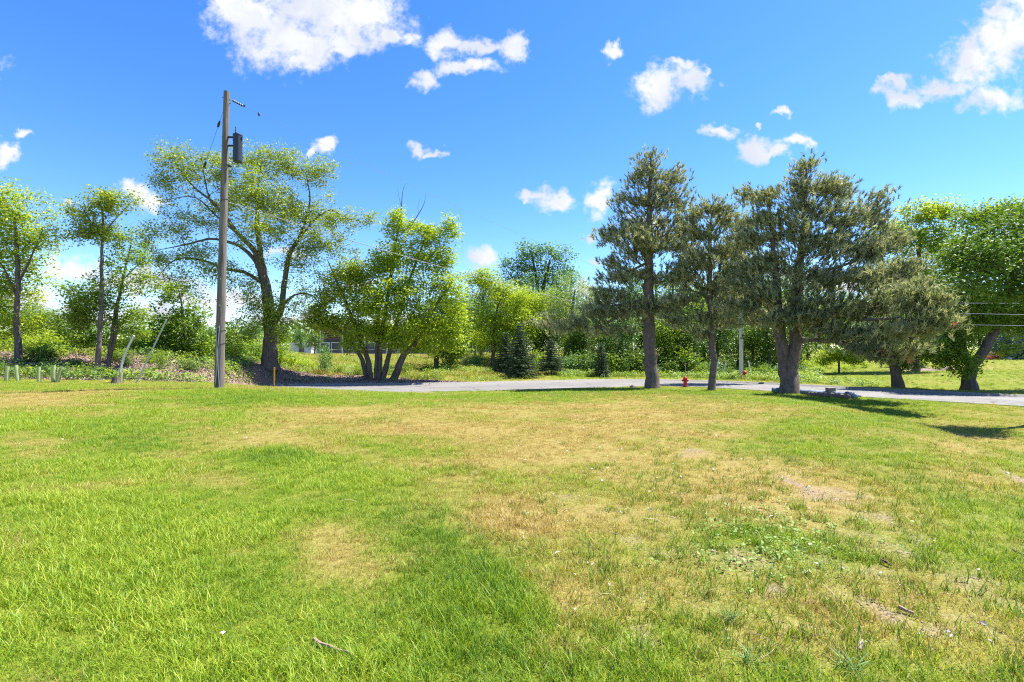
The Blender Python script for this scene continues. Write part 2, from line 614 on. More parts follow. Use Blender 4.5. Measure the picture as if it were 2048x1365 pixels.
def tex_noise(nt, scale, detail=4, rough=0.6, vec=None, stretch=None):
    n = nd(nt, 'ShaderNodeTexNoise')
    n.inputs['Scale'].default_value = scale
    n.inputs['Detail'].default_value = detail
    n.inputs['Roughness'].default_value = rough
    if vec is None:
        g = nd(nt, 'ShaderNodeNewGeometry')
        vec = g.outputs['Position']
    if stretch:
        mp = nd(nt, 'ShaderNodeVectorMath', operation='MULTIPLY')
        mp.inputs[1].default_value = stretch
        nt.links.new(vec, mp.inputs[0])
        vec = mp.outputs[0]
    nt.links.new(vec, n.inputs['Vector'])
    return n.outputs['Fac']


def mixc(nt, fac, a, b, blend='MIX'):
    n = nd(nt, 'ShaderNodeMix', data_type='RGBA')
    n.blend_type = blend
    for sock, val in (('Factor', fac), ('A', a), ('B', b)):
        if isinstance(val, (int, float)):
            n.inputs[sock].default_value = val
        elif isinstance(val, (tuple, list)):
            n.inputs[sock].default_value = (val[0], val[1], val[2], 1)
        else:
            nt.links.new(val, n.inputs[sock])
    return n.outputs['Result']


def mth(nt, op, a, b=None, clamp=False):
    n = nd(nt, 'ShaderNodeMath', operation=op)
    n.use_clamp = clamp
    for i, v_ in enumerate((a, b)):
        if v_ is None:
            continue
        if isinstance(v_, (int, float)):
            n.inputs[i].default_value = v_
        else:
            nt.links.new(v_, n.inputs[i])
    return n.outputs[0]


def attr(nt, name, kind='GEOMETRY'):
    a = nd(nt, 'ShaderNodeAttribute')
    a.attribute_name = name
    a.attribute_type = kind
    return a.outputs['Fac']


def bump(nt, b, h, strength=0.5, dist=0.02):
    n = nd(nt, 'ShaderNodeBump')
    n.inputs['Strength'].default_value = strength
    n.inputs['Distance'].default_value = dist
    nt.links.new(h, n.inputs['Height'])
    nt.links.new(n.outputs[0], b.inputs['Normal'])


def plain(name, col, rough=0.6, var=0.25, scale=8, metal=0.0, stretch=None, bmp=0.0, spec=0.4):
    m, nt, b = mat_base(name)
    f = tex_noise(nt, scale, 5, 0.65, stretch=stretch)
    lo = tuple(c * (1 - var) for c in col)
    hi = tuple(min(1, c * (1 + var)) for c in col)
    nt.links.new(ramp(nt, f, [(0.3, lo), (0.7, hi)]), b.inputs['Base Color'])
    b.inputs['Roughness'].default_value = rough
    b.inputs['Metallic'].default_value = metal
    b.inputs['Specular IOR Level'].default_value = spec
    if bmp:
        bump(nt, b, f, bmp, 0.02)
    return m


def leaf_mat(name, dark, mid, light, trans=0.5, patch=0.35, rough=0.55, tint=(1.25, 1.15, 0.45)):
    """leaves: colour varies from leaf to leaf ('tone') and from spray to spray (3-D noise)"""
    m, nt, b = mat_base(name)
    t = attr(nt, 'tone')
    n = tex_noise(nt, 0.55, 3, 0.6)
    f = mth(nt, 'ADD', mth(nt, 'MULTIPLY', t, 1 - patch), mth(nt, 'MULTIPLY', n, patch))
    col = ramp(nt, f, [(0.12, dark), (0.5, mid), (0.88, light)])
    nt.links.new(col, b.inputs['Base Color'])
    b.inputs['Roughness'].default_value = rough
    b.inputs['Specular IOR Level'].default_value = 0.35
    tr = nd(nt, 'ShaderNodeBsdfTranslucent')
    nt.links.new(mixc(nt, 1.0, col, tint, 'MULTIPLY'), tr.inputs['Color'])
    mxs = nd(nt, 'ShaderNodeMixShader')
    mxs.inputs[0].default_value = trans
    nt.links.new(b.outputs[0], mxs.inputs[1])
    nt.links.new(tr.outputs[0], mxs.inputs[2])
    nt.links.new(mxs.outputs[0], nt.nodes['Material Output'].inputs['Surface'])
    return m


def bark_mat(name, dark, light, scale=9, stretch=(1, 1, 0.18), bmp=0.9):
    m, nt, b = mat_base(name)
    tc = nd(nt, 'ShaderNodeTexCoord')
    f = tex_noise(nt, scale, 6, 0.7, vec=tc.outputs['Object'], stretch=stretch)
    g = tex_noise(nt, 2.0, 3, 0.5, vec=tc.outputs['Object'])
    c1 = ramp(nt, f, [(0.36, dark), (0.62, light)])
    c2 = mixc(nt, mth(nt, 'MULTIPLY', g, 0.5), c1, tuple(c * 1.3 for c in light))
    nt.links.new(c2, b.inputs['Base Color'])
    b.inputs['Roughness'].default_value = 0.9
    b.inputs['Specular IOR Level'].default_value = 0.15
    bump(nt, b, f, bmp, 0.06)
    return m


M = {}
M['leaf_yellow'] = leaf_mat('leaves_yellow_green', (0.143, 0.246, 0.024), (0.291, 0.406, 0.031), (0.517, 0.585, 0.054))
M['leaf_mid'] = leaf_mat('leaves_mid_green', (0.083, 0.172, 0.022), (0.164, 0.281, 0.029), (0.314, 0.423, 0.044))
M['leaf_olive'] = leaf_mat('leaves_olive', (0.155, 0.230, 0.031), (0.280, 0.369, 0.044), (0.408, 0.484, 0.067), trans=0.3)
M['leaf_dark'] = leaf_mat('leaves_dark_green', (0.049, 0.122, 0.017), (0.094, 0.187, 0.023), (0.175, 0.269, 0.034), trans=0.28)
M['leaf_cool'] = leaf_mat('leaves_cool_green', (0.088, 0.199, 0.056), (0.144, 0.280, 0.072), (0.248, 0.393, 0.111), trans=0.3)
M['leaf_pale'] = leaf_mat('leaves_pale_grey_green', (0.224, 0.318, 0.112), (0.286, 0.400, 0.129), (0.407, 0.493, 0.185), trans=0.35)
M['leaf_lime'] = leaf_mat('leaves_lime', (0.204, 0.326, 0.020), (0.328, 0.452, 0.026), (0.484, 0.564, 0.045), trans=0.4)
M['needle_pine'] = leaf_mat('pine_needles', (0.073, 0.097, 0.050), (0.275, 0.308, 0.160), (0.63, 0.56, 0.37), trans=0.38, tint=(1.0, 1.05, .6), patch=0.3)
M['needle_spruce'] = leaf_mat('spruce_needles', (.040, .075, .038), (.075, .125, .055), (.14, .20, .085), trans=0.1)
M['needle_blue'] = leaf_mat('blue_spruce_needles', (.11, .17, .17), (.19, .27, .27), (.32, .40, .40), trans=0.08)
M['needle_dead'] = leaf_mat('dead_pine_needles', (.28, .10, .04), (.42, .18, .08), (.55, .28, .14), trans=0.15)
M['bark'] = bark_mat('dark_bark', (.034, .026, .021), (.150, .120, .100))
M['bark_grey'] = bark_mat('grey_bark', (.045, .036, .031), (.165, .137, .118))
M['bark_pine'] = bark_mat('pine_bark', (.048, .035, .031), (.19, .145, .128), scale=7, stretch=(1, 1, 0.45))
M['dead_wood'] = plain('dead_wood', (.09, .065, .05), 0.9, 0.3, 12)
M['red_leaf'] = leaf_mat('red_foliage', (.20, .03, .02), (.40, .07, .04), (.55, .16, .10), trans=0.25)
M['concrete'] = plain('concrete', (.21, .195, .18), 0.85, 0.18, 6, bmp=0.2)
M['steel'] = plain('galvanised_steel', (.33, .34, .36), 0.5, 0.15, 20, metal=0.4)
M['wire'] = plain('wire', (.10, .10, .11), 0.5, 0.1, 20, metal=0.3)
M['wire_pale'] = plain('aluminium_wire', (.42, .43, .45), 0.4, 0.1, 20, metal=0.5)
M['black'] = plain('black_fittings', (.02, .02, .022), 0.5, 0.3, 10)
M['red'] = plain('red_paint', (.46, .010, .018), 0.42, 0.15, 9, spec=0.5)
M['orange'] = plain('orange_plastic', (.50, .24, .02), 0.5, 0.12, 10)
M['white'] = plain('white_paint', (.72, .72, .72), 0.5, 0.06, 6)
M['dark_wall'] = plain('dark_cladding', (.035, .037, .045), 0.6, 0.3, 2)
M['rust'] = plain('rust_brown_slats', (.13, .06, .035), 0.7, 0.3, 3)
M['glass'] = plain('dark_glass', (.030, .045, .085), 0.12, 0.3, 0.6, spec=0.7)
M['chip'] = plain('pale_wood_chips', (.34, .25, .20), 0.9, 0.25, 30)


def ground_mat():
    m, nt, b = mat_base('turf_soil_and_wood_chips')
    dry, bare, mul = attr(nt, 'dry'), attr(nt, 'bare'), attr(nt, 'mulch')
    n1 = tex_noise(nt, 3.0, 6, 0.7)
    n2 = tex_noise(nt, 38.0, 4, 0.7)
    n3 = tex_noise(nt, 150.0, 2, 0.6)
    green = ramp(nt, n2, [(0.3, (.080, .105, .010)), (0.55, (.160, .195, .018)), (0.75, (.25, .27, .035))])
    tan = ramp(nt, n2, [(0.3, (.17, .130, .036)), (0.55, (.29, .230, .070)), (0.75, (.39, .32, .13))])
    soil = ramp(nt, n2, [(0.3, (.12, .08, .05)), (0.5, (.25, .18, .125)), (0.7, (.38, .29, .21))])
    chips = ramp(nt, n3, [(0.3, (.070, .042, .030)), (0.5, (.20, .130, .098)), (0.68, (.38, .27, .21))])
    d = mth(nt, 'ADD', dry, mth(nt, 'MULTIPLY', mth(nt, 'SUBTRACT', n1, 0.5), 0.9), clamp=True)
    c = mixc(nt, d, green, tan)
    bb = mth(nt, 'MULTIPLY', mth(nt, 'SUBTRACT', mth(nt, 'ADD', bare, mth(nt, 'MULTIPLY', mth(nt, 'SUBTRACT', n2, 0.5), 0.8)), 0.25), 2.2, clamp=True)
    c = mixc(nt, bb, c, soil)
    mm = mth(nt, 'MULTIPLY', mth(nt, 'SUBTRACT', mth(nt, 'ADD', mul, mth(nt, 'MULTIPLY', mth(nt, 'SUBTRACT', n1, 0.5), 0.7)), 0.32), 3.0, clamp=True)
    c = mixc(nt, mm, c, chips)
    nt.links.new(c, b.inputs['Base Color'])
    b.inputs['Roughness'].default_value = 0.95
    b.inputs['Specular IOR Level'].default_value = 0.1
    bump(nt, b, mth(nt, 'ADD', n2, n3), 0.6, 0.03)
    return m


def grass_mat():
    m, nt, b = mat_base('grass_blades')
    dry = attr(nt, 'dry', 'INSTANCER')
    t = attr(nt, 'tone')
    r = attr(nt, 'var', 'INSTANCER')
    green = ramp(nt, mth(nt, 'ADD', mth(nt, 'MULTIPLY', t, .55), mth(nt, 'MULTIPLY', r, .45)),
                 [(0.1, (.060, .150, .012)), (0.45, (.180, .300, .016)), (0.75, (.32, .41, .026)), (0.97, (.48, .50, .09))])
    tan = ramp(nt, t, [(0.1, (.22, .150, .035)), (0.5, (.42, .31, .080)), (0.9, (.60, .49, .20))])
    # a blade is dead where the spot's dryness exceeds the blade's own threshold
    thr = mth(nt, 'FRACT', mth(nt, 'MULTIPLY', t, 7.31))
    k = mth(nt, 'MULTIPLY', mth(nt, 'SUBTRACT', mth(nt, 'ADD', mth(nt, 'MULTIPLY', dry, 1.15), 0.02), thr), 8.0, clamp=True)
    c = mixc(nt, k, green, tan)
    nt.links.new(c, b.inputs['Base Color'])
    b.inputs['Roughness'].default_value = 0.5
    b.inputs['Specular IOR Level'].default_value = 0.3
    tr = nd(nt, 'ShaderNodeBsdfTranslucent')
    nt.links.new(mixc(nt, 1.0, c, (1.2, 1.15, 0.5), 'MULTIPLY'), tr.inputs['Color'])
    mxs = nd(nt, 'ShaderNodeMixShader')
    mxs.inputs[0].default_value = 0.35
    nt.links.new(b.outputs[0], mxs.inputs[1])
    nt.links.new(tr.outputs[0], mxs.inputs[2])
    nt.links.new(mxs.outputs[0], nt.nodes['Material Output'].inputs['Surface'])
    return m


def asphalt_mat():
    m, nt, b = mat_base('asphalt')
    n1 = tex_noise(nt, 0.8, 4, 0.6)
    n2 = tex_noise(nt, 60, 3, 0.7)
    c = ramp(nt, n2, [(0.3, (.120, .112, .103)), (0.7, (.185, .174, .160))])
    c = mixc(nt, mth(nt, 'MULTIPLY', n1, 0.5), c, (.132, .124, .114))
    # sealed cracks and worn patches
    g = nd(nt, 'ShaderNodeNewGeometry')
    wv = nd(nt, 'ShaderNodeVectorMath', operation='MULTIPLY_ADD')
    nt.links.new(g.outputs['Position'], wv.inputs[0])
    wv.inputs[1].default_value = (1, 1, 1)
    nz_ = nd(nt, 'ShaderNodeTexNoise')
    nz_.inputs['Scale'].default_value = 1.3
    nt.links.new(g.outputs['Position'], nz_.inputs['Vector'])
    nt.links.new(nz_.outputs['Color'], wv.inputs[2])
    vo = nd(nt, 'ShaderNodeTexVoronoi')
    vo.feature = 'DISTANCE_TO_EDGE'
    vo.inputs['Scale'].default_value = 0.28
    nt.links.new(wv.outputs[0], vo.inputs['Vector'])
    crack = mth(nt, 'LESS_THAN', vo.outputs['Distance'], 0.012)
    c = mixc(nt, mth(nt, 'MULTIPLY', crack, .75), c, (.035, .034, .035))
    n5 = tex_noise(nt, 0.35, 5, 0.65)
    c = mixc(nt, ramp(nt, n5, [(0.45, (0, 0, 0)), (0.6, (.55, .55, .55))]), c, (.20, .185, .165))
    nt.links.new(c, b.inputs['Base Color'])
    b.inputs['Roughness'].default_value = 0.85
    bump(nt, b, n2, 0.3, 0.01)
    return m


def wood_pole_mat():
    m, nt, b = mat_base('weathered_pole_wood')
    tc = nd(nt, 'ShaderNodeTexCoord')
    f = tex_noise(nt, 14, 6, 0.7, vec=tc.outputs['Object'], stretch=(1, 1, 0.06))
    g = tex_noise(nt, 1.1, 4, 0.6, vec=tc.outputs['Object'])
    c = ramp(nt, f, [(0.3, (.060, .050, .044)), (0.5, (.155, .135, .120)), (0.72, (.27, .245, .225))])
    c = mixc(nt, mth(nt, 'MULTIPLY', g, 0.55), c, (.085, .060, .046))
    nt.links.new(c, b.inputs['Base Color'])
    b.inputs['Roughness'].default_value = 0.9
    bump(nt, b, f, 0.6, 0.02)
    return m


M['ground'] = ground_mat()
M['grass'] = grass_mat()
M['asphalt'] = asphalt_mat()
M['pole'] = wood_pole_mat()


# ------------------------------------------------------------ ground sheets
def grow_axis(fine0, fine1, step, lo, hi, g=1.13):
    a = list(np.arange(fine0, fine1 + 1e-6, step))
    s = step
    while a[-1] < hi:
        s = min(s * g, 60)
        a.append(a[-1] + s)
    s = step
    while a[0] > lo:
        s = min(s * g, 60)
        a.insert(0, a[0] - s)
    return np.array(a)


xs = grow_axis(-36, 36, 0.4, -900, 900)
ys = grow_axis(0, 48, 0.4, -150, 1500)
xs = np.unique(np.round(np.r_[xs[(xs < -7.9) | (xs > 9.5)], np.arange(-7.8, 9.5, .16)], 4))
ys = np.unique(np.round(np.r_[ys[(ys < 1.1) | (ys > 11)], np.arange(1.2, 11, .14)], 4))
GX, GY = np.meshgrid(xs, ys, indexing='ij')
GZ = ground(GX, GY)
gd, gb = lawn_maps(GX, GY, GZ)
gm = mulch_map(GX, GY)
nx, ny = GX.shape
idx = np.arange(nx * ny).reshape(nx, ny)
Fq = np.stack([idx[:-1, :-1], idx[1:, :-1], idx[1:, 1:], idx[:-1, 1:]], -1).reshape(-1, 4)
cxq, cyq = GX.ravel()[Fq].mean(1), GY.ravel()[Fq].mean(1)
is_lawn = in_poly(cxq, cyq, LAWN_POLY)
bank = (~is_lawn) & (cyq < 46) & (cxq < -8 - 0.0 * cyq) & (cyq > 0) & (cxq > -60)


def sub_sheet(name, mask):
    F = Fq[mask]
    used_, inv = np.unique(F, return_inverse=True)
    V = np.c_[GX.ravel()[used_], GY.ravel()[used_], GZ.ravel()[used_]]
    me = npmesh(name, V, inv.reshape(F.shape), M['ground'],
                {'dry': gd.ravel()[used_], 'bare': gb.ravel()[used_], 'mulch': gm.ravel()[used_]}, smooth=True)
    return put(name, me, kind='structure')


sub_sheet('lawn', is_lawn)
sub_sheet('embankment', bank)
sub_sheet('meadow', (~is_lawn) & (~bank))

# ------------------------------------------------------------ road, gutter, kerbs


def strip(name, offs, mat, kind='structure', rng_=None):
    """offs: cross-section [(offset, z)...] swept along the road"""
    P = ROAD if rng_ is None else ROAD[rng_[0]:rng_[1]]
    T = np.gradient(P, axis=0)
    T /= np.linalg.norm(T, axis=1)[:, None]
    N = np.c_[-T[:, 1], T[:, 0]]
    k = len(offs)
    V = np.array([(P[i, 0] + N[i, 0] * o, P[i, 1] + N[i, 1] * o, z) for i in range(len(P)) for (o, z) in offs])
    F = [(i * k + j, (i + 1) * k + j, (i + 1) * k + j + 1, i * k + j + 1) for i in range(len(P) - 1) for j in range(k - 1)]
    me = npmesh(name, V, F, mat)
    return put(name, me, kind=kind)


strip('road', [(-3.25, -1.10), (-1.6, -1.075), (0, -1.06), (1.6, -1.075), (3.25, -1.10)], M['asphalt'])
kp = [(3.25, -1.098), (3.62, -1.092), (3.66, -0.975), (3.82, -0.968), (3.84, -1.15)]
strip('kerb', kp, M['concrete'])
strip('kerb', [(-o, z) for o, z in kp][::-1], M['concrete'])
# pale concrete slab where the side road joins, far right
e = len(ROAD)
strip('concrete_apron', [(-3.9, -1.05), (-3.0, -1.055), (-1.2, -1.052), (0.4, -1.05)], M['concrete'], rng_=(e - 25, e - 10))


# ------------------------------------------------------------ instanced ground cover
def proto_collection(name, meshes):
    col = bpy.data.collections.new(name)
    for me in meshes:
        o = bpy.data.objects.new(me.name, me)
        col.objects.link(o)
    return col


def scatter(name, pts, rot, scl, idx_, attrs, col, label, cat):
    me = bpy.data.meshes.new(name)
    me.vertices.add(len(pts))
    me.vertices.foreach_set('co', np.asarray(pts, np.float32).ravel())
    a = me.attributes.new('rot', 'FLOAT_VECTOR', 'POINT')
    a.data.foreach_set('vector', np.asarray(rot, np.float32).ravel())
    for an, av, ty in [('scl', scl, 'FLOAT')] + [(k, q, 'FLOAT') for k, q in attrs.items()]:
        at = me.attributes.new(an, ty, 'POINT')
        at.data.foreach_set('value', np.asarray(av, np.float32))
    at = me.attributes.new('pick', 'INT', 'POINT')
    at.data.foreach_set('value', np.asarray(idx_, np.int32))
    o = put(name, me, kind='stuff')
    tag(o, label, cat)
    ng = bpy.data.node_groups.new(name + '_nodes', 'GeometryNodeTree')
    ng.interface.new_socket('Geometry', in_out='INPUT', socket_type='NodeSocketGeometry')
    ng.interface.new_socket('Geometry', in_out='OUTPUT', socket_type='NodeSocketGeometry')
    gi, go = ng.nodes.new('NodeGroupInput'), ng.nodes.new('NodeGroupOutput')
    ip = ng.nodes.new('GeometryNodeInstanceOnPoints')
    ci = ng.nodes.new('GeometryNodeCollectionInfo')
    ci.inputs['Collection'].default_value = col
    ci.inputs['Separate Children'].default_value = True
    ci.inputs['Reset Children'].default_value = True

    def na(nm, ty):
        n = ng.nodes.new('GeometryNodeInputNamedAttribute')
        n.data_type = ty
        n.inputs['Name'].default_value = nm
        return n.outputs['Attribute']
    ng.links.new(gi.outputs[0], ip.inputs['Points'])
    ng.links.new(ci.outputs[0], ip.inputs['Instance'])
    ip.inputs['Pick Instance'].default_value = True
    ng.links.new(na('pick', 'INT'), ip.inputs['Instance Index'])
    e2r = ng.nodes.new('FunctionNodeEulerToRotation')
    ng.links.new(na('rot', 'FLOAT_VECTOR'), e2r.inputs[0])
    ng.links.new(e2r.outputs[0], ip.inputs['Rotation'])
    ng.links.new(na('scl', 'FLOAT'), ip.inputs['Scale'])
    ng.links.new(ip.outputs[0], go.inputs[0])
    md = o.modifiers.new('scatter', 'NODES')
    md.node_group = ng
    return o


def blade_tuft(name, n, rad, h0, h1, w, lean, seed, mat, segs=3, curl=1.0):
    r = np.random.RandomState(seed)
    V, F, T = [], [], []
    for b in range(n):
        a = r.rand() * 2 * np.pi
        q = rad * math.sqrt(r.rand())
        base = np.array((q * math.cos(a), q * math.sin(a), -0.005))
        h = h0 + (h1 - h0) * r.rand() ** 1.3
        d = r.rand() * 2 * np.pi
        ln = lean * (0.3 + r.rand()) * h
        dirv = np.array((math.cos(d), math.sin(d), 0))
        side = np.array((-math.sin(d + r.randn() * .6), math.cos(d + r.randn() * .6), 0))
        ww = w * (0.7 + 0.6 * r.rand())
        n0 = len(V)
        for s in range(segs + 1):
            t = s / segs
            p = base + dirv * ln * t ** (1.6 * curl) + np.array((0, 0, h * (t - 0.25 * lean * t * t)))
            k = ww * (1 - t ** 2) / 2
            if s < segs:
                V.append(p - side * k)
                V.append(p + side * k)
            else:
                V.append(p)
        tone = r.rand()
        for s in range(segs - 1):
            F.append((n0 + 2 * s, n0 + 2 * s + 1, n0 + 2 * s + 3, n0 + 2 * s + 2))
            T.append(tone)
        F.append((n0 + 2 * segs - 2, n0 + 2 * segs - 1, n0 + 2 * segs))
        T.append(tone)
    me = bpy.data.meshes.new(name)
    me.from_pydata([tuple(p) for p in V], [], F)
    at = me.attributes.new('tone', 'FLOAT', 'FACE')
    at.data.foreach_set('value', T)
    me.materials.append(mat)
    return me


fine = [blade_tuft('grass_tuft', 30, .11, .025, .075, .0036, .9, 10 + i, M['grass'], 2) for i in range(5)]
tall = [blade_tuft('grass_tuft', 22, .07, .05, .13, .0045, .7, 30 + i, M['grass'], 3) for i in range(4)]
grass_col = proto_collection('grass_tufts', fine + tall)

rg = np.random.RandomState(3)


def polar_points(n, r0, r1, pw, th=1.02):
    """points whose density falls off with distance from the photographer's spot"""
    uu_ = rg.rand(n)
    k = 2 - pw
    r = (r0 ** k + uu_ * (r1 ** k - r0 ** k)) ** (1 / k)
    t = (rg.rand(n) * 2 - 1) * th
    return r * np.sin(t), r * np.cos(t)


N1 = 150000
x1, y1 = polar_points(N1, 0.9, 36, 0.95)
k1 = in_poly(x1, y1, LAWN_POLY) & (np.abs(road_d(x1, y1)) > 3.9)
x1, y1 = x1[k1], y1[k1]
z1 = ground(x1, y1)
d1, b1 = lawn_maps(x1, y1, z1)
px1, py1 = to_px(x1, y1, z1)
n_ = fbm2(x1, y1, .7, 3, 60.0)
keep = rg.rand(len(x1)) > np.clip((b1 - .05) * 2.0, 0, .97)
x1, y1, z1, d1, b1, n_, px1, py1 = [q[keep] for q in (x1, y1, z1, d1, b1, n_, px1, py1)]
rr1 = np.hypot(x1, y1)
lush = np.clip(1 - d1 * 1.3, 0, 1)
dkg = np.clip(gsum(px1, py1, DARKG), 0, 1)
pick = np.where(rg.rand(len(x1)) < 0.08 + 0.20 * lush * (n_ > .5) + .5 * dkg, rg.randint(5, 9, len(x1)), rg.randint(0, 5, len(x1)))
scl1 = (0.55 + 0.35 * rg.rand(len(x1)) + 0.35 * lush + (n_ - .5) * .9) * (1 + 0.018 * rr1)
edge = (np.abs(road_d(x1, y1)) < 5.5)
scl1 = np.clip(scl1, .35, 1.5) * .78 * (1 - .35 * np.clip(b1, 0, 1))
rot1 = np.c_[rg.randn(len(x1)) * .12, rg.randn(len(x1)) * .12, rg.rand(len(x1)) * 6.28]
coarse = rg.rand(len(x1)) < .17 * ss(1000, 1350, px1 + (fbm2(x1, y1, .8, 3, 7.) - .5) * 500) * ss(840, 1040, py1 + (fbm2(x1, y1, .9, 3, 27.) - .5) * 160)
pick = np.where(coarse, rg.randint(5, 9, len(x1)), pick)
d1 = np.where(coarse, .12, d1)
n_ = np.where(coarse, -.05, n_)
scl1 = np.where(coarse, .65 + .45 * rg.rand(len(x1)), scl1)
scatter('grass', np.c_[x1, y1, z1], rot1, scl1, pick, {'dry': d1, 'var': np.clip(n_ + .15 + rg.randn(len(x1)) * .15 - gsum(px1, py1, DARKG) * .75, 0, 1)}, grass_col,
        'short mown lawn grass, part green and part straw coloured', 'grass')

# coarser grass beyond the road and along the top of the bank
N2 = 42000
x2, y2 = polar_points(N2, 20, 90, 0.9, .95)
far2 = ~in_poly(x2, y2, LAWN_POLY) & (np.abs(road_d(x2, y2)) > 3.9)
mm2 = mulch_map(x2, y2)
far2 &= rg.rand(len(x2)) > mm2 * 1.15
x2, y2 = x2[far2], y2[far2]
z2 = ground(x2, y2)
d2, b2 = lawn_maps(x2, y2, z2)
px2, _ = to_px(x2, y2, z2)
mown = ss(1600, 1680, px2) + (np.abs(road_d(x2, y2)) < 6)
s2 = np.where(mown > .5, 1.3, 3.2 * ss(0, 1, fbm2(x2, y2, 4, 3, 2.) * 1.4) + 1.2) * (1 + .006 * y2)
rot2 = np.c_[rg.randn(len(x2)) * .1, rg.randn(len(x2)) * .1, rg.rand(len(x2)) * 6.28]
scatter('meadow_grass', np.c_[x2, y2, z2], rot2, s2, rg.randint(0, 9, len(x2)), {'dry': d2 * .8, 'var': rg.rand(len(x2))}, grass_col,
        'rough and mown grass beyond the road and on the bank', 'grass')


# ------------------------------------------------------------ leaves and needles
def leaves_np(P, size, r, up=0.45, asp=0.62, out=None):
    """diamond leaves folded on the mid-rib: 2 triangles each"""
    n = len(P)
    d = r.randn(n, 3)
    d[:, 2] = d[:, 2] * 0.6 - 0.15
    if out is not None:
        d += out
    d /= np.linalg.norm(d, axis=1)[:, None] + 1e-9
    nn = r.randn(n, 3)
    nn[:, 2] = np.abs(nn[:, 2]) + up * 2
    s = np.cross(d, nn)
    s /= np.linalg.norm(s, axis=1)[:, None] + 1e-9
    up_ = np.cross(s, d)
    L = (size * (0.45 + 1.05 * r.rand(n) ** 1.4))[:, None]
    w = L * asp * 0.5
    a = P - d * L * .5
    c = P + d * L * .5
    b = P + s * w + up_ * w * .3
    e_ = P - s * w + up_ * w * .3
    V = np.stack([a, b, c, e_], 1).reshape(-1, 3)
    i = np.arange(n)[:, None] * 4
    F = np.concatenate([i + [[0, 1, 2]], i + [[0, 2, 3]]], 1).reshape(-1, 3)
    tone = np.repeat(r.rand(n), 2)
    return V, F, tone


def needles_np(P, D, r, k=12, L=.2, w=.02, spread=.75):
    """brushes of k narrow needles bunched round each shoot direction D"""
    n = len(P)
    d = D[:, None, :] + r.randn(n, k, 3) * spread
    d /= np.linalg.norm(d, axis=2)[..., None] + 1e-9
    l = L * (.7 + .6 * r.rand(n, k, 1))
    s = np.cross(d, r.randn(n, k, 3))
    s /= np.linalg.norm(s, axis=2)[..., None] + 1e-9
    base = P[:, None, :] + D[:, None, :] * (r.rand(n, k, 1) - .5) * L * 1.1
    V = np.stack([base - s * w * .5, base + s * w * .5, base + d * l], 2).reshape(-1, 3)
    F = np.arange(n * k * 3).reshape(-1, 3)
    tone = np.repeat(r.rand(n), k) * .75 + .25 * r.rand(n * k)
    return V, F, tone


def resample(P, rad, step):
    P, rad = np.array(P, float), np.array(rad, float)
    if len(P) > 2:
        Q = catmull(np.c_[P, rad], 5)
        P, rad = Q[:, :3], Q[:, 3]
    seg = np.linalg.norm(np.diff(P, axis=0), axis=1)
    s = np.r_[0, np.cumsum(seg)]
    n = max(2, int(s[-1] / step) + 1)
    t = np.linspace(0, s[-1], n)
    return np.c_[np.interp(t, s, P[:, 0]), np.interp(t, s, P[:, 1]), np.interp(t, s, P[:, 2])], np.interp(t, s, rad)


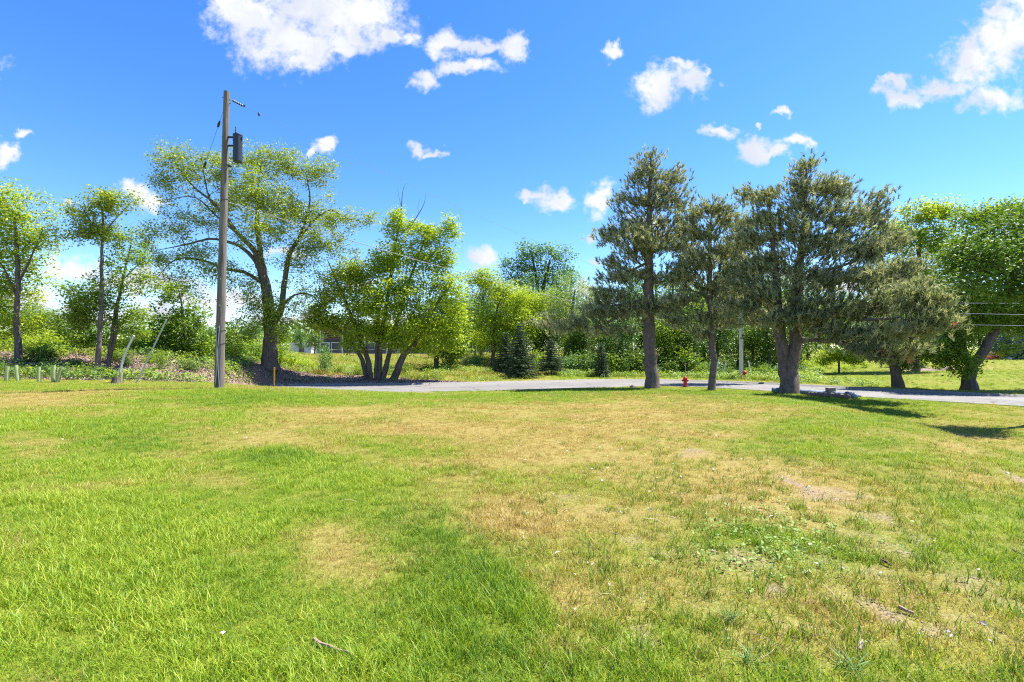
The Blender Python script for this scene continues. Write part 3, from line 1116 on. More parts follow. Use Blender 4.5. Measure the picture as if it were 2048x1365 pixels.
def grow(limbs, clumps, r, step=.55, zmin=None, rtip=.010, pine=False, wig=.10, pw=2.4):
    """skeleton: fixed limbs, then each leaf clump is reached by a twig from the nearest wood.
    Returns chains [(points, radii)] : first the limbs, then the grown branches."""
    mx_ = 4000 + len(clumps) * 14
    pos = np.zeros((mx_, 3))
    par = np.full(mx_, -1)
    fix = np.zeros(mx_)
    acc = np.zeros(mx_)
    okn = np.zeros(mx_, bool)
    n = 0
    chains = []
    for li, (P, rad) in enumerate(limbs):
        P, rad = resample(P, rad, .45)
        ids = []
        for j in range(len(P)):
            pos[n] = P[j] + (r.randn(3) * wig * .35 * min(1, rad[j] * 4) if 0 < j < len(P) - 1 else 0)
            par[n] = ids[-1] if ids else -1
            fix[n] = rad[j]
            okn[n] = zmin is None or P[j][2] > zmin
            ids.append(n)
            n += 1
        chains.append([None, ids])
    base = pos[:n]
    if len(clumps):
        dm = np.sqrt(((clumps[:, None, :] - base[None, okn[:n], :]) ** 2).sum(-1)).min(1) if okn[:n].any() else np.zeros(len(clumps))
        for ci in np.argsort(dm):
            c = clumps[ci]
            dd = c - pos[:n]
            if pine:
                cost = np.sqrt(dd[:, 0] ** 2 + dd[:, 1] ** 2 + (1.5 * (dd[:, 2] - .12 * np.hypot(dd[:, 0], dd[:, 1]))) ** 2)
            else:
                cost = np.linalg.norm(dd, axis=1) + .7 * np.maximum(0, -dd[:, 2])
            cost = np.where(okn[:n], cost, 1e6)
            k = int(np.argmin(cost))
            p0 = pos[k].copy()
            L = np.linalg.norm(c - p0)
            m = max(1, int(L / step))
            pd = p0 - pos[par[k]] if par[k] >= 0 else np.array((0, 0, 1.))
            pd = pd / (np.linalg.norm(pd) + 1e-9)
            p1 = p0 + pd * L * .3 + (c - p0) * .2 + np.array((0, 0, (.04 if pine else .10) * L))
            ids = []
            for j in range(1, m + 1):
                t = j / m
                q = (1 - t) ** 2 * p0 + 2 * t * (1 - t) * p1 + t * t * c
                if j < m:
                    q = q + r.randn(3) * wig
                pos[n] = q
                par[n] = ids[-1] if ids else k
                okn[n] = True
                ids.append(n)
                n += 1
                if n >= mx_:
                    break
            chains.append([k, ids])
            if n >= mx_:
                break
    child = np.zeros(n, bool)
    child[par[:n][par[:n] >= 0]] = True
    acc[:n][~child] = rtip ** pw
    for i in range(n - 1, -1, -1):
        if par[i] >= 0:
            acc[par[i]] += acc[i]
    rad = acc[:n] ** (1 / pw)
    rad = np.where(fix[:n] > 0, fix[:n], rad)
    out = []
    for k, ids in chains:
        if k is None:
            out.append((pos[ids], rad[ids]))
        else:
            rk = min(rad[k] * .75, rad[ids[0]] * 1.25)
            out.append((np.vstack([pos[k], pos[ids]]), np.minimum(np.r_[rk, rad[ids]], max(rk, rtip))))
    return out


def wood_mesh(name, chains, mat, off, thick=None, jag=0.0, r=None):
    VV, FF, n0 = [], [], 0
    for P, rad in chains:
        mxr = rad.max()
        k = 12 if mxr > .15 else (7 if mxr > .06 else (5 if mxr > .03 else 3))
        V, F = tube_np(P, rad, k)
        if jag and mxr > .12:
            cen = np.repeat(P, k, 0)
            V = cen + (V - cen) * (1 + (r.rand(len(V), 1) - .5) * jag + .10 * np.sin(np.tile(np.arange(k), len(P)) * 2.4 + 1.3)[:, None])
        VV.append(V)
        FF.append(F + n0)
        n0 += len(V)
    return npmesh(name, np.vstack(VV) - off, np.vstack(FF), mat, smooth=True)


def lobe_points(lobes, Y0, n, r, shell=.45, mind=0):
    """clump centres filling crown lobes (cx, cy, rx, ry [, depth shift [, depth radius]]) read off the photograph"""
    w = np.array([l[2] * l[3] * (l[6] if len(l) > 6 else 1) for l in lobes], float)
    cnt = np.maximum(2, np.round(n * w / w.sum())).astype(int)
    out = []
    for l, k in zip(lobes, cnt):
        dz = l[4] if len(l) > 4 else 0.0
        Y = Y0 + dz
        rx, ry = l[2] * Y / FPX, l[3] * Y / FPX
        ryd = l[5] if len(l) > 5 and l[5] else min(rx, max(ry, rx * .7)) * .85
        c = W(l[0], l[1], Y)
        d = r.randn(k, 3)
        d /= np.linalg.norm(d, axis=1)[:, None]
        q = d * (r.rand(k, 1) ** shell)
        out.append(c + q * np.array((rx, ryd, ry)))
    return np.vstack(out)


def make_tree(name, label, px, Y, limbs, lobes, nclump, per, lsize, spread, leaf, bark, seed, zlow=.35, group=None, cat='tree', pine=False,
              limb_r=None, flat=.7, extra_dead=None, up=.45, asp=.62, rtip=.010, shell=.45, base_dz=-.15, wig=.1, needle=(12, .2, .02), dead=0.0):
    """limbs: polylines [(px, py, radius_m[, depth shift])...]; the first starts on the ground"""
    r = np.random.RandomState(seed)
    base = on_ground(px, Y)
    L3 = []
    for i, lm in enumerate(limbs):
        P = []
        for j, q in enumerate(lm):
            dY = q[3] if len(q) > 3 else 0
            p = W(q[0], q[1], Y + dY)
            P.append(p)
        if lm[0][1] == 'g' if isinstance(lm[0][1], str) else False:
            pass
        L3.append([np.array(P), np.array([q[2] for q in lm])])
    # seat every limb whose first point is near the ground
    for P, rad in L3:
        g = gz(P[0][0], P[0][1])
        if P[0][2] < g + .9:
            P[0][2] = g + base_dz
    if not pine:
        lsize, per, spread, nclump = lsize * 1.2, int(per * 1.3), spread * .92, int(nclump * 1.3)
    cl = lobe_points(lobes, Y, nclump, r, shell)
    g = ground(cl[:, 0], cl[:, 1])
    cl = cl[cl[:, 2] > g + .25]
    top = max(P[:, 2].max() for P, _ in L3)
    zmin = base[2] + (top - base[2]) * zlow
    chains = grow([(P, rad) for P, rad in L3], cl, r, zmin=zmin, pine=pine, rtip=rtip, wig=wig)
    root = empty(name, base, label, cat, group)
    nl = len(L3)
    for ci, chn in enumerate(chains[:nl]):
        nm = 'trunk' if ci == 0 or chn[0][0][2] < base[2] + 1.0 else 'limb'
        put(nm, wood_mesh(nm, [chn], bark, base, jag=.12, r=r), root)
    if len(chains) > nl:
        put('branches', wood_mesh('branches', chains[nl:], bark, base), root, kind='stuff')
    if pine:
        k, NL, NW = needle
        ax = np.array([np.interp(cl[:, 2], L3[0][0][:, 2], L3[0][0][:, i]) for i in range(2)]).T
        PP, DD = [], []
        sp = spread
        sp *= 1.0
        T = r.randn(len(cl), per, 3) * np.array((sp, sp, sp * .5))
        P = (cl[:, None, :] + T)
        o = P.copy()
        o[..., :2] -= ax[:, None, :]
        o[..., 2] = 0
        o /= np.linalg.norm(o, axis=2)[..., None] + 1e-6
        D = o * .5 + np.array((0, 0, .9)) + r.randn(*P.shape) * .3
        D /= np.linalg.norm(D, axis=2)[..., None]
        P, D = P.reshape(-1, 3), D.reshape(-1, 3)
        # twig under every brush
        V, F, t = needles_np(P, D, r, k, NL * 1.15, NW * 1.35, .5)
        put('crown', npmesh('crown', V - base, F, leaf, {'tone': t}), root)
    else:
        T = np.clip(r.randn(len(cl), per, 3), -1.7, 1.7) * np.array((spread, spread, spread * flat))
        P = (cl[:, None, :] + T).reshape(-1, 3)
        # leaves along the finer branches too
        ex = [c[0][1:] for c in chains[nl:] if c[1].max() < .05 and len(c[0]) > 1]
        if ex:
            E = np.vstack(ex)
            E = np.repeat(E, 3, 0) + r.randn(len(E) * 3, 3) * spread * .45
            P = np.vstack([P, E])
        V, F, t = leaves_np(P, lsize, r, up, asp)
        put('crown', npmesh('crown', V - base, F, leaf, {'tone': t}), root)
    if extra_dead:
        ch = []
        for q in extra_dead:
            ch.append(resample([W(a, b, Y + .3) for a, b, _ in q], [c for _, _, c in q], .4))
        put('dead_branch', wood_mesh('dead_branch', ch, M['dead_wood'], base), root)
    return root


T = make_tree
# ---- left edge
T('tree', 'yellow-green tree at the far left edge, crown cut off, dark slim trunk', 37, 25,
  [[(37, 738, .16), (34, 640, .12), (36, 560, .10), (33, 480, .07), (25, 420, .03)], [(35, 600, .06), (10, 540, .04), (-25, 490, .02)], [(36, 570, .06), (65, 510, .04), (85, 460, .02)]],
  [(20, 430, 85, 62), (-45, 450, 70, 70), (50, 500, 62, 45, .5), (20, 560, 80, 60, .8), (15, 640, 60, 42, .6), (-60, 570, 70, 80), (95, 470, 25, 30)],
  330, 52, .105, .30, M['leaf_yellow'], M['bark'], 11, .25)
T('tree', 'slender tree with a small airy crown on a thin bare trunk, left of pole', 193, 25.5,
  [[(193, 742, .14), (198, 690, .11), (203, 600, .095), (204, 500, .07), (206, 440, .045), (200, 400, .02)], [(204, 480, .04), (180, 440, .025), (160, 410, .015)], [(204, 470, .04), (230, 440, .025), (262, 405, .015)]],
  [(185, 425, 46, 34), (235, 405, 46, 24), (165, 465, 38, 24), (215, 470, 40, 26, .3), (200, 395, 30, 16), (180, 600, 45, 34, .8), (150, 640, 40, 30, .8)],
  170, 42, .10, .24, M['leaf_olive'], M['bark_grey'], 12, .3)
T('tree', 'darker tree leaning right on thin forked stems beside the slender tree', 216, 26.5,
  [[(216, 742, .12), (222, 680, .09), (236, 600, .085), (250, 540, .06), (262, 490, .03)], [(205, 742, .09), (228, 690, .07), (236, 610, .05)], [(246, 560, .04), (285, 520, .02)]],
  [(255, 495, 52, 45), (232, 560, 52, 40, -.4), (285, 560, 36, 42, .5), (190, 610, 55, 45, -.5), (160, 660, 45, 34), (235, 650, 60, 42, .4), (275, 640, 30, 50), (200, 690, 55, 22, .3), (150, 580, 26, 30)],
  210, 40, .10, .26, M['leaf_mid'], M['bark_grey'], 13, .18)
T('tree', 'young bright green broad-leaved tree on the bank between the guy wires and the utility pole', 368, 31.5,
  [[(368, 702, .11), (366, 650, .08), (362, 600, .05), (352, 565, .02)]],
  [(352, 590, 30, 32), (335, 640, 40, 40), (385, 640, 40, 40), (360, 680, 62, 28), (400, 690, 30, 24), (320, 690, 26, 22)],
  125, 44, .13, .28, M['leaf_mid'], M['bark'], 14, .1)
# ---- the great spreading tree behind the pole
T('tree', 'large spreading old tree with a thick dark trunk and arching limbs, behind the utility pole', 541, 36.5,
  [[(541, 733, .78), (540, 722, .56), (540, 690, .50), (540, 650, .46), (535, 600, .40), (528, 560, .34), (520, 530, .26), (508, 500, .20), (478, 470, .15), (452, 435, .12), (420, 400, .09), (385, 372, .06), (345, 320, .025)],
   [(535, 600, .26), (527, 540, .22), (519, 500, .18), (514, 450, .15), (515, 400, .10), (520, 350, .05), (525, 310, .02)],
   [(545, 650, .30), (562, 620, .24), (566, 590, .20), (574, 530, .17), (584, 500, .14), (605, 460, .09), (620, 400, .06), (612, 350, .025)],
   [(584, 500, .09), (620, 450, .07), (660, 420, .05), (690, 436, .03), (730, 445, .015)],
   [(560, 615, .12), (590, 590, .08), (622, 590, .05), (650, 620, .02)],
   [(520, 535, .17), (490, 500, .13), (462, 486, .11), (420, 478, .08), (370, 490, .05), (320, 500, .02)],
   [(530, 570, .17), (490, 545, .12), (460, 540, .10), (400, 520, .07), (350, 520, .045), (310, 560, .02)],
   [(452, 435, .07), (420, 400, .055), (408, 350, .04), (402, 310, .02)],
   [(478, 470, .08), (430, 430, .06), (390, 395, .045), (330, 400, .02)]],
  [(345, 315, 45, 32), (400, 330, 48, 42), (330, 360, 40, 30), (450, 350, 30, 45), (500, 310, 40, 28), (560, 320, 52, 26), (600, 340, 42, 34), (650, 350, 30, 34),
   (395, 440, 62, 26), (340, 460, 52, 22), (320, 520, 52, 26), (400, 510, 52, 26), (365, 560, 40, 16), (515, 380, 60, 50, -1.5), (560, 420, 60, 50, 1.5), (520, 460, 50, 40, -2), (620, 430, 50, 40),
   (690, 440, 52, 22), (735, 440, 22, 16), (640, 490, 46, 34), (600, 520, 30, 34), (460, 400, 42, 34, 1.5), (440, 540, 46, 22, -1), (520, 620, 46, 34, -1), (560, 640, 40, 40, -1), (500, 590, 22, 30, -1),
   (640, 590, 40, 24), (670, 560, 30, 30), (610, 620, 30, 20), (490, 660, 26, 30, -1), (290, 480, 26, 34), (400, 400, 100, 70, 0, 0, .28), (560, 420, 140, 120, 0, 0, .25), (640, 470, 80, 80, 0, 0, .3), (420, 560, 120, 50, 0, 0, .25), (680, 540, 60, 60, 0, 0, .3), (560, 570, 110, 60, 0, 0, .22), (500, 350, 110, 60, 0, 0, .25)],
  1000, 42, .125, .36, M['leaf_olive'], M['bark'], 15, .22, rtip=.012, shell=.5)
# ---- multi-stemmed group
T('tree', 'multi-stemmed yellow-green tree fanning out beside the kerb, dead twigs above its crown', 742, 38,
  [[(742, 757, .24), (735, 720, .20), (722, 680, .17), (705, 640, .14), (690, 600, .12), (672, 560, .08), (655, 520, .03)],
   [(736, 757, .20), (722, 715, .16), (700, 680, .13), (668, 652, .10), (636, 630, .07), (605, 618, .03)],
   [(752, 758, .16), (752, 720, .13), (756, 660, .12), (758, 600, .10), (762, 560, .06)],
   [(757, 758, .20), (760, 700, .17), (768, 640, .15), (778, 580, .13), (786, 520, .11), (795, 470, .08), (803, 440, .05)],
   [(766, 758, .22), (778, 710, .18), (792, 650, .16), (810, 590, .13), (830, 530, .09), (850, 480, .04)],
   [(786, 760, .30), (806, 715, .25), (828, 690, .20), (855, 640, .15), (880, 600, .10), (905, 560, .05)]],
  [(800, 455, 34, 26), (850, 465, 46, 26), (905, 455, 16, 30), (800, 510, 52, 42), (870, 520, 52, 42), (740, 545, 52, 34), (700, 560, 40, 34), (810, 580, 66, 40, -1), (890, 580, 42, 36, -.5), (760, 610, 60, 36, -1.5),
   (830, 640, 60, 34, -1), (690, 640, 46, 30), (640, 630, 40, 22), (720, 600, 40, 40), (780, 670, 56, 26, .5), (850, 690, 40, 22), (660, 600, 30, 25), (910, 630, 24, 30), (735, 665, 56, 22, -.5), (700, 690, 26, 14, -1), (860, 660, 46, 24, -1), (905, 680, 26, 24), (800, 690, 40, 16, -1), (640, 655, 46, 18), (795, 430, 14, 14)],
  800, 44, .155, .36, M['leaf_lime'], M['bark'], 16, .12, shell=.5,
  extra_dead=[[(800, 450, .06), (803, 410, .04), (806, 380, .02), (812, 366, .006)], [(803, 415, .02), (797, 390, .012), (795, 374, .005)], [(820, 455, .05), (836, 430, .035), (848, 408, .02), (852, 385, .005)], [(838, 428, .015), (835, 412, .010), (842, 398, .005)]])
T('tree', 'small dark-stemmed tree with leaves hanging to the ground, right of the multi-stemmed tree', 872, 44,
  [[(872, 738, .24), (875, 700, .20), (876, 670, .16), (885, 630, .10), (900, 600, .05)]],
  [(880, 620, 46, 30), (855, 660, 42, 30), (905, 655, 36, 36), (900, 700, 26, 22), (840, 690, 22, 20), (920, 690, 20, 22), (895, 725, 14, 12)],
  240, 44, .15, .36, M['leaf_mid'], M['bark'], 17, .15)
T('tree', 'bright yellow-leaved tree with dark lower side, left of the small spruces', 985, 50,
  [[(985, 742, .22), (988, 690, .18), (990, 640, .13), (1000, 600, .07)]],
  [(960, 560, 40, 26), (1010, 590, 50, 30), (1060, 610, 44, 30, 2), (1045, 650, 40, 34), (980, 640, 42, 32), (1000, 680, 46, 26), (960, 690, 20, 30, 2)],
  300, 44, .17, .42, M['leaf_lime'], M['bark'], 18, .15)
T('tree', 'tall bluish-green distant tree with rounded crown and forked limbs, right of centre', 1075, 62,
  [[(1075, 730, .45), (1078, 660, .38), (1080, 620, .30), (1090, 560, .2), (1100, 520, .1)], [(1078, 625, .22), (1060, 590, .16), (1040, 570, .1), (1020, 550, .05)], [(1080, 610, .2), (1070, 540, .14), (1060, 500, .06)]],
  [(1065, 510, 42, 28), (1115, 515, 36, 26), (1025, 530, 30, 22), (1040, 560, 42, 20), (1100, 560, 46, 28), (1070, 540, 40, 22), (1130, 545, 22, 22), (1050, 600, 50, 14), (1100, 600, 30, 14)],
  240, 30, .21, .50, M['leaf_cool'], M['bark'], 19, .3, flat=.8)
T('tree', 'pale grey-green willow-like tree half hidden behind the leftmost pine', 1150, 52,
  [[(1150, 742, .25), (1148, 680, .2), (1145, 620, .13), (1150, 580, .06)]],
  [(1150, 575, 36, 28), (1110, 610, 40, 30), (1095, 650, 40, 30), (1125, 620, 34, 30), (1175, 620, 30, 34), (1150, 660, 46, 30), (1180, 690, 30, 30)],
  230, 44, .15, .40, M['leaf_pale'], M['bark_grey'], 20, .15, asp=.3)
# ---- right side
T('tree', 'tall yellow-topped tree behind the widest pine, right side', 1830, 46,
  [[(1830, 745, .35), (1830, 660, .3), (1835, 560, .22), (1840, 480, .12)]],
  [(1845, 430, 46, 26), (1880, 420, 40, 22), (1820, 480, 56, 40), (1880, 490, 50, 40), (1800, 550, 50, 40), (1860, 560, 60, 40), (1830, 620, 60, 40), (1770, 470, 34, 34)],
  420, 42, .18, .44, M['leaf_yellow'], M['bark'], 21, .25)
T('tree', 'broad tree with a heavy forked dark trunk on the lawn across the road, far right', 1940, 30.5,
  [[(1938, 784, .52), (1938, 760, .36), (1944, 735, .30), (1958, 715, .27), (1975, 690, .25), (1992, 660, .22), (2010, 610, .16), (2030, 550, .09), (2050, 500, .04)],
   [(1944, 735, .26), (1928, 710, .22), (1918, 670, .18), (1915, 620, .13), (1930, 540, .09), (1945, 470, .04)],
   [(2010, 640, .1), (2050, 640, .06), (2100, 630, .03)], [(1918, 680, .1), (1890, 640, .06), (1860, 610, .03)]],
  [(1950, 440, 50, 34), (2010, 430, 55, 30), (2070, 440, 60, 40), (1930, 510, 52, 40, .5), (2000, 510, 62, 44, -.5), (2080, 520, 60, 60), (1930, 590, 52, 40), (2000, 600, 62, 40, .5), (2080, 610, 60, 40),
   (1900, 650, 42, 26), (1850, 690, 46, 24, -.5), (1900, 700, 42, 24), (1925, 735, 26, 26, -.6), (2030, 660, 40, 18), (1955, 640, 40, 28), (2150, 560, 60, 90), (2010, 700, 26, 12), (1970, 620, 60, 36), (1895, 720, 40, 18), (1905, 680, 46, 26), (2040, 640, 50, 22)],
  880, 46, .125, .36, M['leaf_mid'], M['bark'], 22, .16, shell=.5)
T('tree', 'dark tree on a short thick trunk under the low branches of the widest pine', 1795, 32,
  [[(1797, 781, .38), (1794, 755, .29), (1790, 730, .27), (1785, 690, .22), (1790, 640, .12)], [(1788, 715, .16), (1760, 690, .1), (1740, 660, .05)]],
  [(1790, 700, 46, 22), (1840, 700, 46, 24), (1750, 690, 40, 22), (1800, 650, 60, 30), (1850, 670, 40, 30), (1810, 730, 30, 10)],
  300, 44, .12, .32, M['leaf_dark'], M['bark'], 23, .25)
T('ornamental_tree', 'small umbrella-shaped ornamental tree on the grass across the road, under the wide pine', 1678, 43,
  [[(1678, 751, .10), (1678, 725, .08), (1676, 712, .05)], [(1677, 722, .04), (1660, 708, .02)], [(1677, 722, .04), (1698, 708, .02)]],
  [(1665, 712, 26, 11), (1695, 712, 26, 12), (1680, 705, 24, 9), (1650, 722, 18, 8), (1708, 722, 16, 8)],
  110, 40, .12, .24, M['leaf_lime'], M['bark'], 24, .2)

T('tree', 'tree just outside the right edge of the view, its shade on the lower lawn', 2105, 17.6,
  [[(2105, 850, .20), (2100, 700, .16), (2080, 580, .12), (2040, 480, .05)], [(2095, 640, .1), (2030, 560, .07), (1960, 520, .03)]],
  [(1990, 470, 56, 34), (1945, 535, 46, 26, -.3), (1925, 500, 36, 24), (2005, 550, 50, 34, -.4), (2040, 510, 46, 40, -.8), (1980, 510, 40, 40, -1.2), (2060, 450, 40, 40, .5), (1940, 565, 40, 18, -1.2), (1905, 545, 30, 22, .8), (2050, 590, 50, 26, -.6)],
  210, 36, .10, .34, M['leaf_dark'], M['bark'], 25, .3)

# ---- pines
DP = dict(pine=True, zlow=.22, cat='pine tree')
T('pine_tree', 'tallest pine with a thick bare straight trunk, left of the hydrant', 1300, 31.4,
  [[(1306, 779, .52), (1304, 765, .43), (1302, 720, .38), (1298, 680, .36), (1297, 600, .32), (1297, 520, .26), (1298, 440, .19), (1300, 370, .11), (1302, 310, .04)],
   [(1297, 625, .16), (1260, 615, .12), (1225, 640, .09), (1190, 655, .05)], [(1297, 600, .12), (1240, 610, .08), (1190, 620, .04)], [(1297, 525, .10), (1265, 540, .07), (1230, 555, .04)]],
  [(1297, 325, 26, 30), (1280, 360, 34, 22), (1330, 370, 42, 26), (1355, 345, 12, 24), (1300, 400, 58, 24), (1250, 410, 28, 20), (1355, 410, 34, 26), (1290, 450, 66, 24), (1230, 470, 36, 20), (1365, 455, 42, 24), (1240, 525, 40, 16), (1205, 480, 14, 14),
   (1310, 500, 66, 26), (1370, 510, 40, 24), (1290, 550, 66, 22), (1230, 555, 42, 16), (1360, 560, 46, 20), (1215, 590, 52, 24), (1260, 620, 62, 24), (1190, 630, 46, 24), (1160, 650, 36, 20), (1330, 610, 52, 22), (1220, 660, 52, 16), (1110, 650, 40, 20, -.5), (1340, 480, 40, 30, 1.5), (1270, 480, 40, 30, -1.5)],
  520, 11, .2, .34, M['needle_pine'], M['bark_pine'], 41, rtip=.016, shell=.55, needle=(16, .20, .031), **DP)
T('pine_tree', 'slimmer pine with a slightly bent thin trunk, right of the hydrant', 1422, 29.5,
  [[(1422, 784, .24), (1424, 760, .20), (1427, 730, .19), (1424, 690, .19), (1422, 640, .17), (1419, 560, .14), (1420, 480, .09), (1425, 410, .04)],
   [(1422, 600, .08), (1380, 580, .05), (1350, 585, .03)], [(1420, 590, .08), (1460, 570, .05), (1490, 575, .03)]],
  [(1420, 415, 34, 18), (1385, 430, 26, 18), (1450, 440, 30, 24), (1400, 470, 52, 22), (1450, 490, 42, 22), (1415, 520, 62, 22), (1370, 540, 40, 20), (1465, 540, 40, 20), (1420, 575, 66, 20), (1370, 600, 40, 18), (1450, 610, 52, 20), (1410, 635, 46, 18), (1395, 670, 22, 14), (1350, 640, 30, 18)],
  250, 11, .2, .32, M['needle_pine'], M['bark_pine'], 42, rtip=.014, shell=.55, needle=(16, .20, .031), **DP)
T('pine_tree', 'widest pine, forked into two stems above a knotted base, rolls at its foot', 1578, 27.5,
  [[(1577, 790, .54), (1578, 770, .44), (1579, 745, .42), (1582, 720, .36), (1590, 680, .30), (1592, 620, .28), (1595, 550, .22), (1605, 480, .16), (1610, 400, .09), (1613, 330, .03)],
   [(1574, 758, .34), (1567, 720, .27), (1562, 670, .24), (1556, 600, .20), (1550, 540, .16), (1545, 470, .10), (1540, 420, .04)],
   [(1592, 680, .16), (1640, 680, .13, -1), (1700, 690, .11, -2.5), (1745, 710, .09, -3.5), (1790, 715, .05, -4.8)], [(1592, 620, .14), (1660, 625, .11, -1), (1730, 640, .08, -3.2), (1800, 635, .05, -5.5)],
   [(1597, 560, .12), (1660, 540, .09, -1), (1720, 520, .06, -2)], [(1556, 600, .10), (1520, 590, .07), (1490, 600, .04)], [(1640, 500, .06), (1700, 450, .05, -1), (1750, 410, .03, -1.5)]],
  [(1612, 335, 20, 24), (1600, 375, 34, 24), (1650, 370, 30, 26), (1680, 390, 34, 28), (1620, 420, 52, 28), (1540, 395, 30, 22), (1500, 400, 28, 18), (1530, 440, 46, 24), (1690, 440, 52, 30, -1), (1755, 400, 22, 18, -1), (1745, 440, 30, 24, -1), (1580, 470, 62, 30), (1500, 480, 42, 26),
   (1660, 500, 66, 34, -1), (1740, 500, 52, 30, -1.5), (1550, 530, 66, 30), (1490, 560, 42, 30), (1640, 560, 66, 30, -1), (1730, 560, 66, 30, -2), (1800, 540, 42, 26, -4.8), (1540, 590, 62, 26, -.5), (1620, 620, 66, 30, -1.2), (1710, 620, 72, 30, -2.5), (1790, 600, 62, 32, -3.5), (1830, 590, 50, 32, -6.2), (1862, 612, 42, 30, -6.8),
   (1480, 620, 42, 20), (1560, 640, 52, 22, -1), (1680, 670, 62, 20, -2), (1760, 670, 62, 24, -3.5), (1830, 660, 52, 24, -6.4), (1872, 645, 32, 20, -7.2), (1770, 710, 46, 16, -4), (1820, 700, 36, 14, -4.5), (1640, 655, 42, 16, -1), (1720, 700, 30, 12, -3.2), (1780, 480, 26, 20, -1.5)],
  900, 11, .2, .34, M['needle_pine'], M['bark_pine'], 43, rtip=.016, shell=.6, needle=(16, .20, .031), **DP)
T('pine_tree', 'low grey-green pine seen between the slimmer and the widest pine, further back', 1560, 37,
  [[(1566, 765, .2), (1550, 650, .16), (1510, 520, .1), (1488, 440, .04)]],
  [(1484, 450, 30, 26), (1470, 500, 46, 30), (1500, 540, 46, 30), (1470, 590, 52, 30), (1510, 630, 46, 26), (1450, 640, 40, 22)],
  230, 12, .2, .36, M['needle_pine'], M['bark_pine'], 44, rtip=.016, shell=.6, needle=(12, .23, .03), **DP)
# dead orange sprays on the wide pine's low right branches
for (a, b, dd) in [(1842, 655, 22.5), (1814, 673, 22.8), (1900, 648, 21.6), (1763, 703, 23), (1818, 716, 22.6)]:
    r_ = np.random.RandomState(a)
    c = W(a, b, dd)
    P = c + r_.randn(10, 3) * .09
    V, F, t = needles_np(P, np.tile((.3, 0, .3), (10, 1)) + r_.randn(10, 3) * .4, r_, 12, .18, .022)
    V = V - c
    par_ = [o for o in C.objects if o.type == 'EMPTY' and str(o.get('label', '')).startswith('widest pine')][0]
    o = put('dead_spray', npmesh('dead_spray', V, F, M['needle_dead'], {'tone': t}), par_)
    o.location = Vector(c.tolist()) - par_.location


# ------------------------------------------------------------ spruces
def spruce(label, px, Y, h, rad, mat, seed, cat='spruce tree', skirt=.05, dense=1.0):
    r = np.random.RandomState(seed)
    b = on_ground(px, Y)
    root = empty('spruce_tree', b, label, cat)
    tr = [(np.array([(0, 0, -.1), (0, 0, h * .5), (0, 0, h)]), np.array([.045 * h * .5 + .03, .03 * h * .5, .01]))]
    put('trunk', wood_mesh('trunk', tr, M['bark'], np.zeros(3)), root)
    P, D, chains = [], [], []
    nl = int(h / .22)
    for i in range(nl):
        z = h * (skirt + (1 - skirt) * i / nl)
        R_ = rad * (1 - z / h) ** .85 * (0.8 + .35 * r.rand()) + .06
        nb = int(max(4, 11 * (1 - z / h) + 4))
        a0 = r.rand() * 6
        for j in range(nb):
            a = a0 + 6.283 * j / nb + r.randn() * .2
            Rb = R_ * (.75 + .4 * r.rand())
            e1 = np.array((math.cos(a) * Rb, math.sin(a) * Rb, z - .18 * Rb + .05))
            s1 = np.array((0, 0, z))
            chains.append((np.array([s1, (s1 + e1) / 2 + (0, 0, .05 * Rb), e1]), np.array([.018, .012, .005])))
            n = max(3, int(Rb / .07 * dense))
            t = (np.arange(n) + .5) / n
            pp = s1 + (e1 - s1) * t[:, None]
            sw = .32 * Rb * (1 - t) + .06
            side = np.array((-math.sin(a), math.cos(a), 0))
            for s in (-1, 0, 1):
                P.append(pp + side * (s * sw * (.3 + .7 * r.rand(n)))[:, None] + r.randn(n, 3) * .03)
                dv = np.array((math.cos(a), math.sin(a), -.15)) + side * s * .8
                D.append(np.tile(dv / np.linalg.norm(dv), (n, 1)))
    P, D = np.vstack(P), np.vstack(D)
    V, F, t = needles_np(P, D, r, 5, .15, .035, .35)
    put('branches', wood_mesh('branches', chains, M['bark'], np.zeros(3)), root, kind='stuff')
    put('crown', npmesh('crown', V, F, mat, {'tone': t}), root)
    return root


spruce('young dark spruce with drooping boughs, nearest the kerb in the row across the road', 1040, 42, 4.9, 1.7, M['needle_spruce'], 51)
spruce('dark spruce standing just behind and left of the drooping spruce', 1012, 45, 4.0, 1.6, M['needle_spruce'], 52)
spruce('small open-branched pale spruce with visible stem, right of the drooping spruce', 1103, 44, 3.3, 1.5, M['needle_spruce'], 53, dense=.7, skirt=.14)
spruce('small narrow very dark spruce at the edge of the woods, left of the tallest pine', 1203, 43, 3.0, .85, M['needle_spruce'], 54)
spruce('blue spruce at the far right edge behind the heavy forked trunk', 2012, 62, 5.2, 2.3, M['needle_blue'], 55, cat='blue spruce')
spruce('second blue spruce partly cut by the right edge of the frame', 2065, 60, 6.2, 2.6, M['needle_blue'], 56, cat='blue spruce')


LM = [(37, 'the far left dark trunk'), (112, 'the pair of tree tubes'), (205, 'the slender bare trunk'), (262, 'the bowed guy guard'), (310, 'the long leaning guard'), (368, 'the young broad-leaved tree'),
      (441, 'the wooden utility pole'), (541, 'the old tree trunk'), (651, 'the fern-like shrub'), (742, 'the multi-stemmed trunks'), (806, 'the rightmost leaning stem'), (872, 'the small dark-stemmed tree'),
      (955, 'the blue-green shrub'), (1040, 'the drooping spruce'), (1103, 'the open pale spruce'), (1203, 'the narrow dark spruce'), (1304, 'the tallest pine trunk'), (1370, 'the red hydrant'),
      (1424, 'the slimmer pine trunk'), (1482, 'the pale grey pole'), (1578, 'the forked pine trunk'), (1678, 'the umbrella-shaped tree'), (1797, 'the short thick trunk'), (1940, 'the heavy forked trunk'), (2030, 'the right frame edge')]
used_lab = {}


